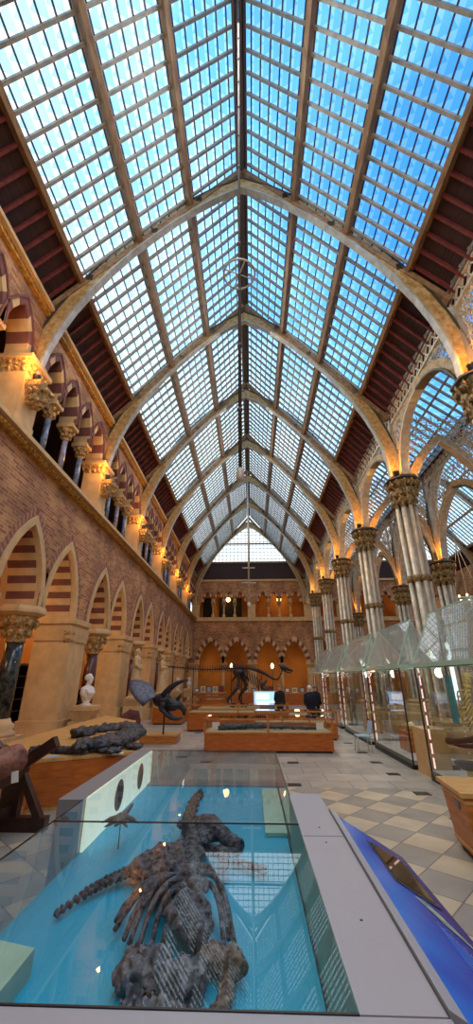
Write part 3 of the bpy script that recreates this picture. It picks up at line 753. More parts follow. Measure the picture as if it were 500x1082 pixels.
# ------------------------------------------------------------------ pendants
def pendant(x, y, zt, zring, zb, lab, rr=.24):
    t = thing('pendant_lamp', lab, 'lamp', (x, y, 0))
    m_ = MB(); m_.tube([(0, 0, zt), (0, 0, zb)], .022, 8); 
    z = zt-.8
    while z > zb: m_.blob((0, 0, z), (.04, .04, .05), sub=1); z -= 1.1
    m_.build('rod', 'ribdark' if rr < .3 else 'iron', t)
    m_ = MB(); m_.tube([(rr*math.cos(a*PI/12), rr*math.sin(a*PI/12), zring) for a in range(24)], .014, 6, 0, False, True)
    for a in range(2): m_.tube([(rr*math.cos(a*PI/2+.4), rr*math.sin(a*PI/2+.4), zring), (-rr*math.cos(a*PI/2+.4), -rr*math.sin(a*PI/2+.4), zring)], .01, 5)
    m_.build('ring', 'iron', t)
    m_ = MB(); m_.lathe([(.02, zb+.15), (.045, zb+.1), (.05, zb), (.02, zb-.03)], seg=12); m_.build('lamp_cup', 'iron', t)
pendant(.0, 4.0, 19.3, 7.87, 4.3, 'long beaded rod pendant with a small crossed ring, nearest the camera')
t = thing('pendant_lamp', 'tall rod pendant with two crossbars hanging before the end gable', 'lamp', (-.02, 30, 0))
m_ = MB(); m_.tube([(0, 0, 19), (0, 0, 7.2)], .06, 8); m_.build('rod', 'iron', t)
m_ = MB(); m_.tube([(-.5, 0, 10.2), (.5, 0, 10.2)], .05, 6); m_.tube([(0, -.5, 10.2), (0, .5, 10.2)], .05, 6); m_.tube([(-.6, 0, 9.0), (.6, 0, 9.0)], .05, 6); m_.tube([(0, -.6, 9.0), (0, .6, 9.0)], .05, 6); m_.build('crossbar', 'iron', t)
m_ = MB(); m_.lathe([(.05, 7.5), (.16, 7.35), (.12, 7.15), (.03, 7.0)], seg=10); m_.build('lamp_cup', 'iron', t)
t = thing('wheel_chandelier', 'round wheel chandelier with small bulbs hanging in the right hand hall', 'chandelier', (10.9, 19.6, 0))
m_ = MB(); m_.tube([(.7*math.cos(a*PI/16), .7*math.sin(a*PI/16), 5.7) for a in range(32)], .06, 6, 0, False, True); m_.build('wheel', 'iron', t)
m_ = MB()
for a in range(3): m_.tube([(.68*math.cos(a*2.09), .68*math.sin(a*2.09), 5.7), (0, 0, 8.6)], .018, 5)
m_.tube([(0, 0, 8.6), (0, 0, 14)], .02, 5); m_.build('chain', 'iron', t)
m_ = MB()
for a in range(12): m_.blob((.7*math.cos(a*PI/6), .7*math.sin(a*PI/6), 5.82), .05, sub=1)
m_.build('bulbs', 'bulb', t)

# ------------------------------------------------------------------ the big fossil case
GX0, GX1, GY0, GY1, ZP, ZT = -1.27, .40, 1.62, 6.0, .89, 1.25
case = thing('fossil_display_case', 'large grey display case with cyan base board and glass lid in the foreground', 'display case', (0, 0, 0))
m_ = MB(); m_.box(GX0-.02, GX1+.02, GY0, GY1, 0, ZP-.02); m_.build('plinth', 'greyd', case)
m_ = MB(); m_.box(GX0, GX1, GY0, 5.8, ZP-.02, ZP); m_.build('base_board', 'cyan', case)
m_ = MB(); m_.box(GX0, GX1, 5.8, GY1, ZP-.02, ZP+.01); m_.build('end_ledge', 'greyd', case)
m_ = MB(); m_.add([(GX0, GY0, ZT), (GX1, GY0, ZT), (GX1, GY1, ZT), (GX0, GY1, ZT)], [(0, 1, 2, 3)]); m_.build('glass_lid', 'topglass', case)
m_ = MB(); m_.add([(GX0, GY0, ZP), (GX0, 3.75, ZP), (GX0, 3.75, ZT), (GX0, GY0, ZT)], [(0, 1, 2, 3)]); m_.build('left_glass', 'sideglass', case)
m_ = MB(); m_.add([(GX0, GY1, ZP), (GX1, GY1, ZP), (GX1, GY1, ZT), (GX0, GY1, ZT)], [(0, 1, 2, 3)]); m_.build('far_glass', 'sideglass', case)
m_ = MB(); m_.add([(GX1, 3.95, ZP), (GX1, GY1, ZP), (GX1, GY1, ZT), (GX1, 3.95, ZT)], [(0, 1, 2, 3)]); m_.build('right_glass', 'glass', case)
m_ = MB()
m_.box(GX0, GX1, 3.195, 3.205, ZT-.004, ZT+.003); m_.box(GX0, GX1, GY0-.008, GY0, ZT-.02, ZT+.002); m_.box(GX1-.004, GX1+.004, 3.9, GY1, ZT-.006, ZT+.002)
m_.box(GX0-.004, GX0+.004, GY0, 3.7, ZT-.006, ZT+.002); m_.box(GX0, GX1, GY1-.004, GY1+.004, ZT-.006, ZT+.002)
m_.box(GX1-.012, GX1-.004, GY0, GY1, ZP, ZP+.012); m_.build('black_seams', 'black', case)
m_ = MB(); m_.box(GX1, GX1+.02, GY0, 3.95, ZP, ZT-.01, 0); m_.build('inner_side', 'green', case)
m_ = MB(); m_.box(GX1+.001, .655, GY0, 3.95, ZT-.05, ZT-.002); m_.build('shelf', 'grey', case)
m_ = MB(); m_.box(.42, .64, GY0, 3.93, 0, ZT-.06); m_.build('shelf_body', 'greyd', case)
m_ = MB(); m_.box(GX0-.1, .66, 1.2, GY0-.009, ZT-.06, ZT-.001); m_.build('front_frame', 'grey', case)
m_ = MB(); m_.box(GX0-.08, .64, 1.22, GY0-.01, 0, ZT-.07); m_.build('front_body', 'greyd', case)
m_ = MB(); m_.box(.402, .655, 2.995, 2.999, ZT-.002, ZT-.001)
for y in (2.1, 2.9, 3.15): m_.lathe([(.006, ZT-.002), (.006, ZT)], (.53, y, 0), 8)
m_.build('screws_and_joint', 'black', case)
m_ = MB(); m_.box(GX0+.0, GX0+.02, 3.78, 5.99, ZP, ZT-.005, 0); lp = m_.build('backlit_panel', 'lit', case)
m_ = MB()
for y, rz_, ry in ((4.62, .13, .14), (5.42, .13, .13)):
    vs = [(GX0+.025, y+ry*math.cos(a*PI/12), 1.07+rz_*math.sin(a*PI/12)) for a in range(24)]; m_.add(vs, [tuple(range(24))])
m_.build('printed_ovals', 'oval', lp)
m_ = MB(); m_.box(GX0-.2, GX0-.005, 3.7, 6.05, 0, ZT); m_.build('side_box', 'greyd', case)
m_ = MB(); m_.box(.2, .39, 4.15, 5.6, ZP+.002, ZP+.03); m_.build('green_info_board', 'green', case)
m_ = MB(); m_.add([(-1.24, 1.9, ZP+.1), (-.93, 1.9, ZP+.1), (-.93, 2.42, ZP+.1), (-1.24, 2.5, ZP+.1), (-1.24, 1.9, ZP), (-.93, 1.9, ZP), (-.93, 2.42, ZP), (-1.24, 2.5, ZP)], [(0, 1, 2, 3), (1, 5, 6, 2), (2, 6, 7, 3), (0, 4, 5, 1), (3, 7, 4, 0)]); m_.build('pale_label_block', 'green', case)

# blue interactive panel
def BP(x, y, dz=0): return (x, y, 1.235-(x-.69)*.54+dz)
pan = thing('blue_graphic_panel', 'sloping blue graphic panel with inset screen on the right of the fossil case', 'information panel', (0, 0, 0))
def slab(mb, x0, x1, y0, y1, dz, th, mi=0):
    vs = [BP(x0, y0, dz), BP(x1, y0, dz), BP(x1, y1, dz), BP(x0, y1, dz)]; vs += [(a, b, c-th) for a, b, c in vs]
    mb.add(vs, [(0, 1, 2, 3), (4, 7, 6, 5), (0, 4, 5, 1), (1, 5, 6, 2), (2, 6, 7, 3), (3, 7, 4, 0)], mi)
m_ = MB(); slab(m_, .71, 1.14, 1.2, 3.48, 0, .03); m_.build('printed_board', 'blue', pan)
m_ = MB(); slab(m_, .66, .709, 1.62, 3.52, .012, .03); m_.build('grey_edge', 'grey', pan)
m_ = MB(); slab(m_, .68, 1.13, 1.22, 3.46, -.035, .06); m_.box(.7, .95, 1.25, 3.4, 0, .95); m_.build('support', 'greyd', pan)
m_ = MB(); slab(m_, .86, 1.08, 2.72, 3.3, .004, .004); m_.build('screen_bezel', 'black', pan)
m_ = MB(); slab(m_, .88, 1.065, 2.76, 3.27, .007, .003); sg_ = m_.build('screen_glass', simple('dark_screen', '2a2624', .03, var=.1), pan)
m_ = MB()
pts = [(.93, 2.66), (.98, 2.68), (1.03, 2.6), (1.09, 2.42), (1.1, 2.36), (1.05, 2.45), (1.0, 2.5), (.97, 2.58)]
m_.add([BP(x, y, .003) for x, y in pts], [tuple(range(8))]); m_.build('printed_creature', 'palegraphic', pan)
m_ = MB()
for i in range(8): slab(m_, .95+.014*i, .953+.014*i, 2.1-.03*i, 2.45-.03*i, .003, .002)
for i in range(14): 
    y = 2.0-.035*i; slab(m_, .9+.012*math.sin(i*1.9), .925+.012*math.sin(i*2.3), y-.008, y+.006, .003, .002)
m_.build('printed_lines', 'lineprint', pan)

# ------------------------------------------------------------------ marine reptile skeleton on the board
fs = thing('fossil_skeleton', 'dark grey marine reptile skeleton lying on the cyan board of the large case', 'fossil', (0, 0, 0))
def lerp(a, b, t): return a+(b-a)*t
def path(P, n):
    out = []
    for i in range(n):
        t = i/(n-1)*(len(P)-1); k = min(int(t), len(P)-2); u = t-k
        p0 = Vector(P[max(k-1, 0)]); p1 = Vector(P[k]); p2 = Vector(P[k+1]); p3 = Vector(P[min(k+2, len(P)-1)])
        out.append(.5*((2*p1)+(p2-p0)*u+(2*p0-5*p1+4*p2-p3)*u*u+(3*p1-p0-3*p2+p3)*u**3))
    return out
R_ = random.Random(3)
neck = [(-.50, 5.32, .93), (-.54, 5.05, .94), (-.52, 4.77, .95), (-.50, 4.45, .96), (-.46, 4.2, .98), (-.40, 4.0, 1.0)]
m_ = MB()
for i, p in enumerate(path(neck, 34)):
    r = .03+.028*i/33
    m_.blob(p, (r*1.1, .024, r*.8), amp=.3, freq=2, sub=2, seed=i); m_.blob(p+Vector((0, 0, r*.8)), (.012, .016, .03), amp=.2, sub=1); m_.blob(p+Vector((R_.choice((-1, 1))*r, 0, -.01)), (.03, .015, .015), amp=.4, sub=1, seed=i)
m_.build('neck_vertebrae', 'boneb', fs)
m_ = MB(); trunk = [(-.40, 4.05, .98), (-.38, 3.85, 1.0), (-.37, 3.55, 1.02), (-.38, 3.3, 1.03), (-.36, 3.1, 1.04), (-.31, 2.92, 1.04), (-.25, 2.75, 1.02), (-.18, 2.5, 1.0)]
for i, p in enumerate(path(trunk, 26)):
    m_.blob(p, (.06+.03*math.sin(i*.9)+R_.uniform(0, .02), .05, .06), amp=.5, freq=2.5, sub=2, seed=i)
for i in range(110):
    t = R_.random(); p = path(trunk, 26)[int(t*25)]
    s = R_.uniform(.02, .055); q_ = p+Vector((R_.gauss(0, .06), R_.gauss(0, .04), R_.uniform(-.04, .05)))
    m_.blob(q_, (s*R_.uniform(.7, 1.8), s*R_.uniform(.7, 1.8), s*.8), amp=.7, freq=2.5, sub=2, rot=Matrix.Rotation(R_.random()*3, 3, 'Z'), seed=i)
o = m_.build('trunk_block', 'bone', fs); fuse(o, .0105, 1, .014, 24)
m_ = MB()
for i, p in enumerate(path([(-.68, 3.3, .97), (-.6, 3.38, 1.0), (-.5, 3.42, 1.0), (-.42, 3.46, 1.02)], 8)): m_.blob(p, (.07, .085-.004*i, .06), amp=.5, freq=2.5, seed=i)
for i in range(46): m_.blob((R_.uniform(-.6, -.24), R_.uniform(3.0, 3.5), R_.uniform(.96, 1.06)), (R_.uniform(.03, .07), R_.uniform(.03, .07), .035), amp=.7, freq=2.5, seed=i+60)
o = m_.build('hip_plates', 'bone', fs); fuse(o, .0105, 1, .014, 24)
m_ = MB(); m_.tube(path([(-.36, 3.9, .99), (-.27, 3.9, 1.02), (-.17, 3.78, 1.03), (-.07, 3.68, 1.0), (0, 3.62, .98)], 12), [.08, .1, .105, .1, .09, .07, .06, .055, .055, .055, .06, .055], 10)
m_.blob((-.3, 3.82, 1.0), (.1, .1, .07), amp=.4); o = m_.build('upper_limb_bone', 'bone', fs); fuse(o, .011, 2, .01, 22)
m_ = MB(); m_.tube(path([(-.3, 3.5, 1.0), (-.2, 3.58, 1.0), (-.1, 3.55, .99), (-.02, 3.62, .97)], 10), .025, 8)
m_.tube(path([(-.2, 3.53, 1.0), (-.12, 3.45, 1.0), (-.1, 3.36, .98), (-.13, 3.27, .96)], 10), [.03, .04, .045, .045, .042, .04, .035, .03, .02, .01], 8)
o = m_.build('hooked_bone', 'bone', fs); fuse(o, .011, 2, .008, 22)
m_ = MB()
for i in range(20):
    t = i/19
    for j in range(2): m_.blob((lerp(-.03, .17, t), lerp(3.55, 3.42, t)+(j-.5)*.035*(1+t), .93), (.022, .016, .015), amp=.5, sub=1, seed=i*2+j)
m_.build('small_flipper', 'bone', fs)
m_ = MB(); fl = path([(-.7, 3.37, .95), (-.78, 3.28, .945), (-.87, 3.18, .94), (-.95, 3.05, .93), (-1.02, 2.86, .925)], 17)
for i, p in enumerate(fl):
    n_ = 3 if i < 12 else 2; wd = .115-.0055*i; d = (fl[min(i+1, 16)]-fl[max(i-1, 0)]).normalized(); nx = Vector((-d.y, d.x, 0))
    for j in range(n_):
        c_ = p+nx*((j-(n_-1)/2)*wd*1.2/n_)
        m_.blob(c_, (.0195, wd/n_*.56, .02), amp=.35, freq=1.5, sub=2, rot=Matrix.Rotation(math.atan2(d.y, d.x), 3, 'Z'), seed=i*3+j)
m_.build('left_flipper', 'bone', fs)
ribs = [[(-.42, 3.06, 1.04), (-.53, 2.98, 1.03), (-.63, 2.88, .97), (-.66, 2.78, .93)], [(-.4, 3.0, 1.05), (-.5, 2.92, 1.05), (-.58, 2.82, 1.0), (-.64, 2.7, .93)],
        [(-.36, 2.98, 1.06), (-.44, 2.9, 1.08), (-.53, 2.74, 1.02), (-.56, 2.6, .94)], [(-.33, 2.94, 1.06), (-.42, 2.86, 1.09), (-.49, 2.72, 1.04), (-.52, 2.55, .95)],
        [(-.3, 2.9, 1.06), (-.37, 2.82, 1.09), (-.44, 2.68, 1.05), (-.46, 2.5, .96)], [(-.27, 2.84, 1.05), (-.33, 2.78, 1.08), (-.39, 2.66, 1.05), (-.4, 2.5, .97)],
        [(-.24, 2.78, 1.05), (-.29, 2.72, 1.08), (-.33, 2.62, 1.05), (-.345, 2.5, .98)],
        [(-.28, 3.1, 1.06), (-.17, 3.0, 1.08), (-.08, 2.8, 1.04), (-.03, 2.58, .96)], [(-.24, 3.0, 1.06), (-.14, 2.92, 1.08), (-.06, 2.76, 1.04), (0, 2.56, .95)], [(-.22, 2.9, 1.05), (-.14, 2.82, 1.07), (-.08, 2.66, 1.04), (-.05, 2.5, .96)]]
for i, P in enumerate(ribs):
    m_ = MB(); m_.tube(path(P, 12), [.019-.0006*k for k in range(12)], 7); m_.build('rib', 'bone', fs)
m_ = MB()
def slabrock(pts, z0, z1, seed):
    cxx = sum(p[0] for p in pts)/len(pts); cyy = sum(p[1] for p in pts)/len(pts)
    for i in range(150):
        k = R_.randrange(len(pts)); t = R_.random(); u = math.sqrt(R_.random())
        px = lerp(pts[k][0], pts[(k+1) % len(pts)][0], t); py = lerp(pts[k][1], pts[(k+1) % len(pts)][1], t)
        x = lerp(cxx, px, u*.86); y = lerp(cyy, py, u*.8); s = R_.uniform(.02, .04)
        m_.blob((x, y, (z0+z1)/2+R_.uniform(-.02, .005)), (s*1.4, s, (z1-z0)/2.2), amp=.8, freq=2.5, sub=2, rot=Matrix.Rotation(R_.random()*3, 3, 'Z'), seed=i+seed)
slabrock([(-.53, 2.33), (-.5, 2.42), (-.4, 2.44), (-.25, 2.41), (-.13, 2.34), (-.1, 2.24), (-.14, 2.22), (-.3, 2.29), (-.47, 2.29)], .89, 1.02, 0)
o = m_.build('upper_rock_block', 'slabrock', fs); fuse(o, .009, 0, .04, 13)
m_ = MB(); slabrock([(-.48, 2.17), (-.34, 2.18), (-.22, 2.15), (-.14, 2.08), (-.12, 1.95), (-.13, 1.78), (-.41, 1.78), (-.47, 1.95)], .89, 1.02, 40)
o = m_.build('lower_rock_block', 'slabrock', fs); fuse(o, .009, 0, .04, 13)
m_ = MB()
for i in range(50):
    t = R_.random(); m_.blob((lerp(-.16, .03, t)+R_.gauss(0, .025), lerp(2.5, 2.4, t)+R_.gauss(0, .035), R_.uniform(.91, .98)), (R_.uniform(.02, .045), R_.uniform(.02, .045), .03), amp=.8, freq=2.5, seed=i)
for i in range(22): m_.blob((lerp(-.02, -.08, i/21)+R_.gauss(0, .012), lerp(2.32, 2.12, i/21), R_.uniform(.91, .94)), (.028, .03, .02), amp=.7, freq=2.5, seed=i+80)
o = m_.build('shoulder_fragments', 'boneb', fs); fuse(o, .0105, 1, .014, 24)
# small model swimming above the board
md = thing('model_plesiosaur', 'small grey swimming reptile model on a thin rod before the backlit panel', 'model', (-.99, 3.86, 0))
m_ = MB(); m_.blob((0, 0, 1.09), (.06, .1, .035)); m_.tube([(0, .07, 1.09), (.02, .13, 1.11), (.03, .19, 1.13)], [.03, .018, .014], 8); m_.blob((.03, .2, 1.13), (.016, .03, .013)); m_.tube([(0, -.08, 1.09), (0, -.16, 1.08)], [.03, .006], 8)
for sx in (-1, 1): m_.tube([(sx*.04, .04, 1.085), (sx*.1, .02, 1.075), (sx*.16, -.03, 1.06)], [.022, .018, .004], 6); m_.tube([(sx*.03, -.05, 1.085), (sx*.07, -.09, 1.07), (sx*.1, -.13, 1.06)], [.018, .014, .004], 6)
o = m_.build('body', 'oval', md); fuse(o, .008, 1)
m_ = MB(); m_.tube([(0, 0, ZP), (0, 0, 1.07)], .004, 6); m_.build('rod', 'black', md)

# ------------------------------------------------------------------ triangular table with black fossil (left)
tt = thing('fossil_table', 'low angular orange oak table carrying a black fossil by the left arcade', 'table', (0, 0, 0))
PL = [(-2.15, 8.9, .8), (-3.85, 7.95, .8), (-5.35, 9.6, .82), (-4.75, 14.2, 1.0), (-3.4, 13.0, .96)]
m_ = MB(); n = len(PL); m_.add([p for p in PL]+[(x, y, z-.06) for x, y, z in PL], [tuple(range(n))]+[tuple(reversed(range(n, 2*n)))]+[(i, n+i, n+(i+1) % n, (i+1) % n) for i in range(n)]); m_.build('table_top', 'oakpale', tt)
PB = [(x*.985-.03, y*.99+.05, 0) for x, y, z in PL]; 
m_ = MB(); m_.add([(x, y, .08) for x, y, z in PB]+[(b[0], b[1], p[2]-.06) for b, p in zip(PB, PL)], [(i, (i+1) % n, n+(i+1) % n, n+i) for i in range(n)]); m_.build('side_panels', 'oakred', tt)
m_ = MB(); PC = [(x*.995-.02, y*.995+.02, 0) for x, y, z in PL]; m_.add([(x, y, 0) for x, y, z in PC]+[(x, y, .09) for x, y, z in PC], [(i, (i+1) % n, n+(i+1) % n, n+i) for i in range(n)]+[tuple(range(n, 2*n))]); m_.build('skirting', 'oakpale', tt)
ft = thing('black_fossil', 'curled black fossil skeleton slab spread over the oak table', 'fossil', (0, 0, 0))
m_ = MB()
for i, p in enumerate(path([(-4.15, 8.45, .87), (-3.85, 8.5, .88), (-3.5, 8.45, .88), (-3.15, 8.4, .88)], 26)): m_.blob(p, (.06, .1, .07), amp=.5, freq=2.5, seed=i)
o = m_.build('tail_section', 'blackfossil', ft); fuse(o, .025, 1, .03, 10)
m_ = MB()
for i in range(150):
    a_ = R_.uniform(-.3, 4.3); rr = R_.uniform(.75, 1.15)
    m_.blob((-3.35+.72*rr*math.cos(a_-1.2)*.85, 9.95+1.6*rr*math.sin(a_-1.2), .95+R_.uniform(-.04, .05)), (R_.uniform(.07, .17), R_.uniform(.1, .22), .08), amp=.7, freq=2, seed=i)
for i in range(60): m_.blob((R_.uniform(-3.0, -2.55), R_.uniform(8.7, 10.6), .93), (.12, .18, .09), amp=.7, freq=2, seed=i)
o = m_.build('body_section', 'blackfossil', ft); fuse(o, .03, 1, .05, 6)
for (x, y, s, lab) in [(-2.75, 8.62, .26, 'flat black fossil piece near the front edge of the oak table'), (-2.32, 9.05, .15, 'small black fossil piece by the right corner of the oak table')]:
    m_ = MB()
    for i in range(24): m_.blob((x+R_.gauss(0, s*.5), y+R_.gauss(0, s*.35), .86), (.09, .09, .05), amp=.6, seed=i)
    o = m_.build('fossil_fragment', 'blackfossil', None); fuse(o, .025, 1, .03, 9); tag(o, lab, 'fossil')
for i, (x, y, z, lab) in enumerate([(-2.5, 8.5, .81, 'white printed card on the front edge of the oak table'), (-3.62, 8.18, .81, 'small pale blue card at the left front of the oak table')]):
    m_ = MB(); m_.bar((x-.1, y, z), (x+.1, y+.08, z), .13, .012); tag(m_.build('label_card', 'white' if i == 0 else 'paleblue', None), lab, 'card')
# fossil trunk in dark wooden cradle
lg = MB(); P = path([(-3.55, 6.85, 1.0), (-3.58, 6.4, .99), (-3.62, 5.6, .98), (-3.7, 4.3, .96)], 22)
lg.tube(P, [.2+.012*math.sin(i*1.3) if i else .15 for i in range(22)], 16)
o = tag(lg.build('fossil_log', 'logwood', None), 'reddish brown fossil tree trunk resting on the dark wooden cradle', 'fossil'); fuse(o, .02, 1, .03, 9)
lg = MB(); lg.tube(path([(-4.0, 6.9, 1.12), (-4.02, 6.2, 1.12), (-4.1, 5.2, 1.1)], 14), .13, 12); o = tag(lg.build('fossil_log', 'logwood', None), 'thinner fossil branch lying behind the large fossil trunk', 'fossil'); fuse(o, .02, 1, .03, 9)
ck = thing('trestle_cradle', 'dark tarred wooden trestle cradle under the fossil trunk at the left edge', 'trestle', (0, 0, 0))
for yy in (7.2, 5.3):
    m_ = MB(); m_.bar((-3.85, yy, .72), (-3.08, yy-.1, 1.2), .12, .16, (0, 0, 1)); m_.build('arm', 'darkwood', ck)
    m_ = MB(); m_.bar((-3.7, yy, .78), (-4.4, yy, 1.3), .12, .16, (0, 0, 1)); m_.build('arm', 'darkwood', ck)
    m_ = MB(); m_.bar((-3.7, yy, .08), (-3.7, yy, .8), .3, .14, (0, 1, 0)); m_.build('post', 'darkwood', ck)
    m_ = MB(); m_.bar((-3.6, yy, .74), (-3.2, yy, .14), .1, .13, (0, 1, 0)); m_.build('brace', 'darkwood', ck)
    m_ = MB(); m_.bar((-3.08, yy, .09), (-4.6, yy, .09), .16, .18); m_.build('foot_beam', 'darkwood', ck)
m_ = MB(); m_.bar((-3.7, 7.2, .25), (-3.8, 4.2, .25), .16, .2); m_.build('sleeper', 'darkwood', ck)
m_ = MB(); m_.bar((-3.6, 7.3, .76), (-3.45, 4.2, .74), .1, .14); m_.build('rail', 'darkwood', ck)
m_ = MB(); m_.bar((-3.36, 6.5, .9), (-3.33, 6.5, .76), .1, .008, (0, 1, 0)); tag(m_.build('label_tag', 'white', None), 'small white paper tag on the dark trestle under the trunk', 'tag')

# ------------------------------------------------------------------ figures
def cap(mb, p, q, r0, r1, mi=0):
    p, q = Vector(p), Vector(q); mb.tube([p, p.lerp(q, .5), q], [r0, (r0+r1)/2, r1], 10, mi); mb.blob(p, r0, mi, sub=1); mb.blob(q, r1, mi, sub=1)
def head(mb, c, s=1.):
    c = Vector(c)
    mb.blob(c+Vector((0, .01, .03))*s, (.076*s, .095*s, .105*s), sub=2); mb.blob(c+Vector((0, -.035, -.05))*s, (.055*s, .06*s, .07*s), sub=2)
    mb.tube([c+Vector((0, -.09, .03))*s, c+Vector((0, -.118, -.012))*s, c+Vector((0, -.09, -.025))*s], [.012*s, .02*s, .014*s], 6)
    for sx in (-1, 1):
        mb.blob(c+Vector((sx*.078, .015, 0))*s, (.012*s, .022*s, .032*s), sub=1); mb.blob(c+Vector((sx*.03, -.085, .035))*s, (.022*s, .014*s, .01*s), sub=1)
    mb.blob(c+Vector((0, -.09, -.055))*s, (.026*s, .014*s, .01*s), sub=1); mb.blob(c+Vector((0, -.075, -.09))*s, (.03*s, .025*s, .022*s), sub=1)
def hand(mb, w_, d, s=1.):
    w_ = Vector(w_); d = Vector(d).normalized(); side = d.cross(Vector((1, 0, 0)) if abs(d.x) < .8 else Vector((0, 0, 1))).normalized()
    mb.blob(w_+d*.045, (.03, .035, .045), sub=1)
    for k in range(4):
        b = w_+d*.08+side*(k-1.5)*.019; L_ = [.062, .072, .068, .052][k]; mb.tube([b, b+d*L_*.5, b+d*L_*.85+Vector((0, -.015, 0))], [.0095, .009, .007], 5)
    b = w_+d*.03+side*.03; mb.tube([b, b+side*.025+d*.03, b+side*.03+d*.055], [.012, .01, .008], 5)
def human(parent, matname, arms=None, step=0., scale=1.):
    arms = arms or [((.2, .02, 1.42), (.25, .04, 1.13), (.24, -.06, .88)), ((-.2, .02, 1.42), (-.25, .04, 1.13), (-.24, -.06, .88))]
    b = MB()
    cap(b, (0, 0, 1.0), (0, 0, 1.2), .15, .145); b.blob((0, .0, 1.32), (.19, .125, .17)); b.blob((0, 0, 1.0), (.165, .125, .13)); cap(b, (-.15, .01, 1.42), (.15, .01, 1.42), .07, .07)
    cap(b, (0, .01, 1.42), (0, 0, 1.55), .062, .055); head(b, (0, -.01, 1.64))
    for i, sx in enumerate((-1, 1)):
        k = step*sx; cap(b, (sx*.09, 0, .95), (sx*.1, k*.5-.01, .5), .09, .06); cap(b, (sx*.1, k*.5-.01, .5), (sx*.1, k+.02, .1), .058, .042)
        b.blob((sx*.1, k-.06, .045), (.05, .13, .045))
    for sh, el, wr in arms:
        cap(b, sh, el, .055, .042); cap(b, el, wr, .042, .028); hand(b, wr, Vector(wr)-Vector(el))
    o = b.build('body', matname, parent); fuse(o, .014, 2); return o
def person(name_loc, rz, label, top, legs, hat):
    t = thing('person', label, 'person', name_loc, rz)
    human(t, 'skin', step=.06)
    c = MB(); c.blob((0, .0, 1.3), (.225, .16, .2)); c.blob((0, 0, 1.08), (.21, .16, .25)); cap(c, (-.16, .01, 1.42), (.16, .01, 1.42), .085, .085); c.lathe([(.19, .78), (.2, .9), (.2, 1.2)], sy=.8)
    for sx in (-1, 1): cap(c, (sx*.2, .02, 1.42), (sx*.26, .04, 1.13), .078, .062); cap(c, (sx*.26, .04, 1.13), (sx*.25, -.05, .93), .06, .045)
    c.lathe([(.09, 1.46), (.075, 1.53)]); o = c.build('jacket', top, t); fuse(o, .018, 2)
    c = MB()
    for sx in (-1, 1): cap(c, (sx*.09, 0, .92), (sx*.1, sx*.03-.01, .5), .11, .08); cap(c, (sx*.1, sx*.03-.01, .5), (sx*.1, sx*.06+.02, .1), .078, .065)
    o = c.build('trousers', legs, t); fuse(o, .018, 2)
    c = MB()
    for sx in (-1, 1): c.blob((sx*.1, sx*.06-.06, .05), (.058, .15, .055))
    c.build('shoes', 'black', t)
    c = MB(); c.blob((0, .02, 1.725), (.1, .118, .1), sub=2); c.build('hair' if hat == 'greyhair' else 'knitted_hat', hat, t)
    return t
person((1.55, 22.3, 0), PI*.1, 'person in black jacket standing beside the lit screen', 'blackcloth', 'jean', 'greyhair')
p2 = person((2.85, 20.3, 0), PI*.85, 'person in white knitted hat and navy jacket with a rucksack', 'navy', 'jean', 'whitehat')
m_ = MB(); m_.blob((0, .2, 1.2), (.16, .11, .25), amp=.15); m_.build('rucksack', 'blackcloth', p2)
person((3.3, 21.6, 0), PI*.8, 'person in black coat standing behind the one in the white hat', 'blackcloth', 'jean', 'greyhair')

def statue(x, y, label, arms):
    t = thing('statue', label, 'statue', (x, y, 1.35), PI/2)
    s = MB()
    s.lathe([(.27, .02), (.26, .3), (.2, .8), (.17, 1.15), (.2, 1.35), (.16, 1.45)], sy=.85)
    s.blob((0, 0, 1.33), (.22, .15, .2)); cap(s, (-.15, .01, 1.42), (.15, .01, 1.42), .09, .09); cap(s, (0, .01, 1.42), (0, 0, 1.56), .065, .055); head(s, (0, -.01, 1.66)); s.blob((0, .03, 1.69), (.09, .1, .09))
    for k in range(9): a_ = PI+k*PI/8; s.tube([(.25*math.cos(a_), .22*math.sin(a_), .03), (.19*math.cos(a_), .17*math.sin(a_), .8), (.14*math.cos(a_), .13*math.sin(a_), 1.2)], [.035, .025, .01], 5)
    for sh, el, wr in arms: cap(s, sh, el, .075, .065); cap(s, el, wr, .06, .04); hand(s, wr, Vector(wr)-Vector(el))
    for sx in (-1, 1): s.blob((sx*.1, -.2, .05), (.055, .12, .05))
    s.box(-.3, .3, -.3, .25, -.08, .02)
    o = s.build('figure', 'statue', t); fuse(o, .018, 2)
    t.scale = (1.15, 1.15, 1.15)
    b = MB(); b.box(-.3, .3, -.32, .3, -1.17, -.3, 0); b.frustum(0, 0, -.3, -.07, .25, .25, .34, .34, 0); b.build('pedestal', 'stone', t)
    return t
statue(-5.22, 19.0, 'standing robed stone statue with folded arms, nearer of the two on the left piers', [((.2, 0, 1.42), (.27, -.05, 1.14), (.02, -.2, 1.12)), ((-.2, 0, 1.42), (-.27, -.05, 1.14), (-.05, -.2, 1.02))])
statue(-5.22, 24.5, 'standing robed stone statue with one lowered arm, farther of the two on the left piers', [((.2, 0, 1.42), (.26, .0, 1.12), (.18, -.18, .9)), ((-.2, 0, 1.42), (-.27, -.03, 1.14), (-.02, -.2, 1.2))])
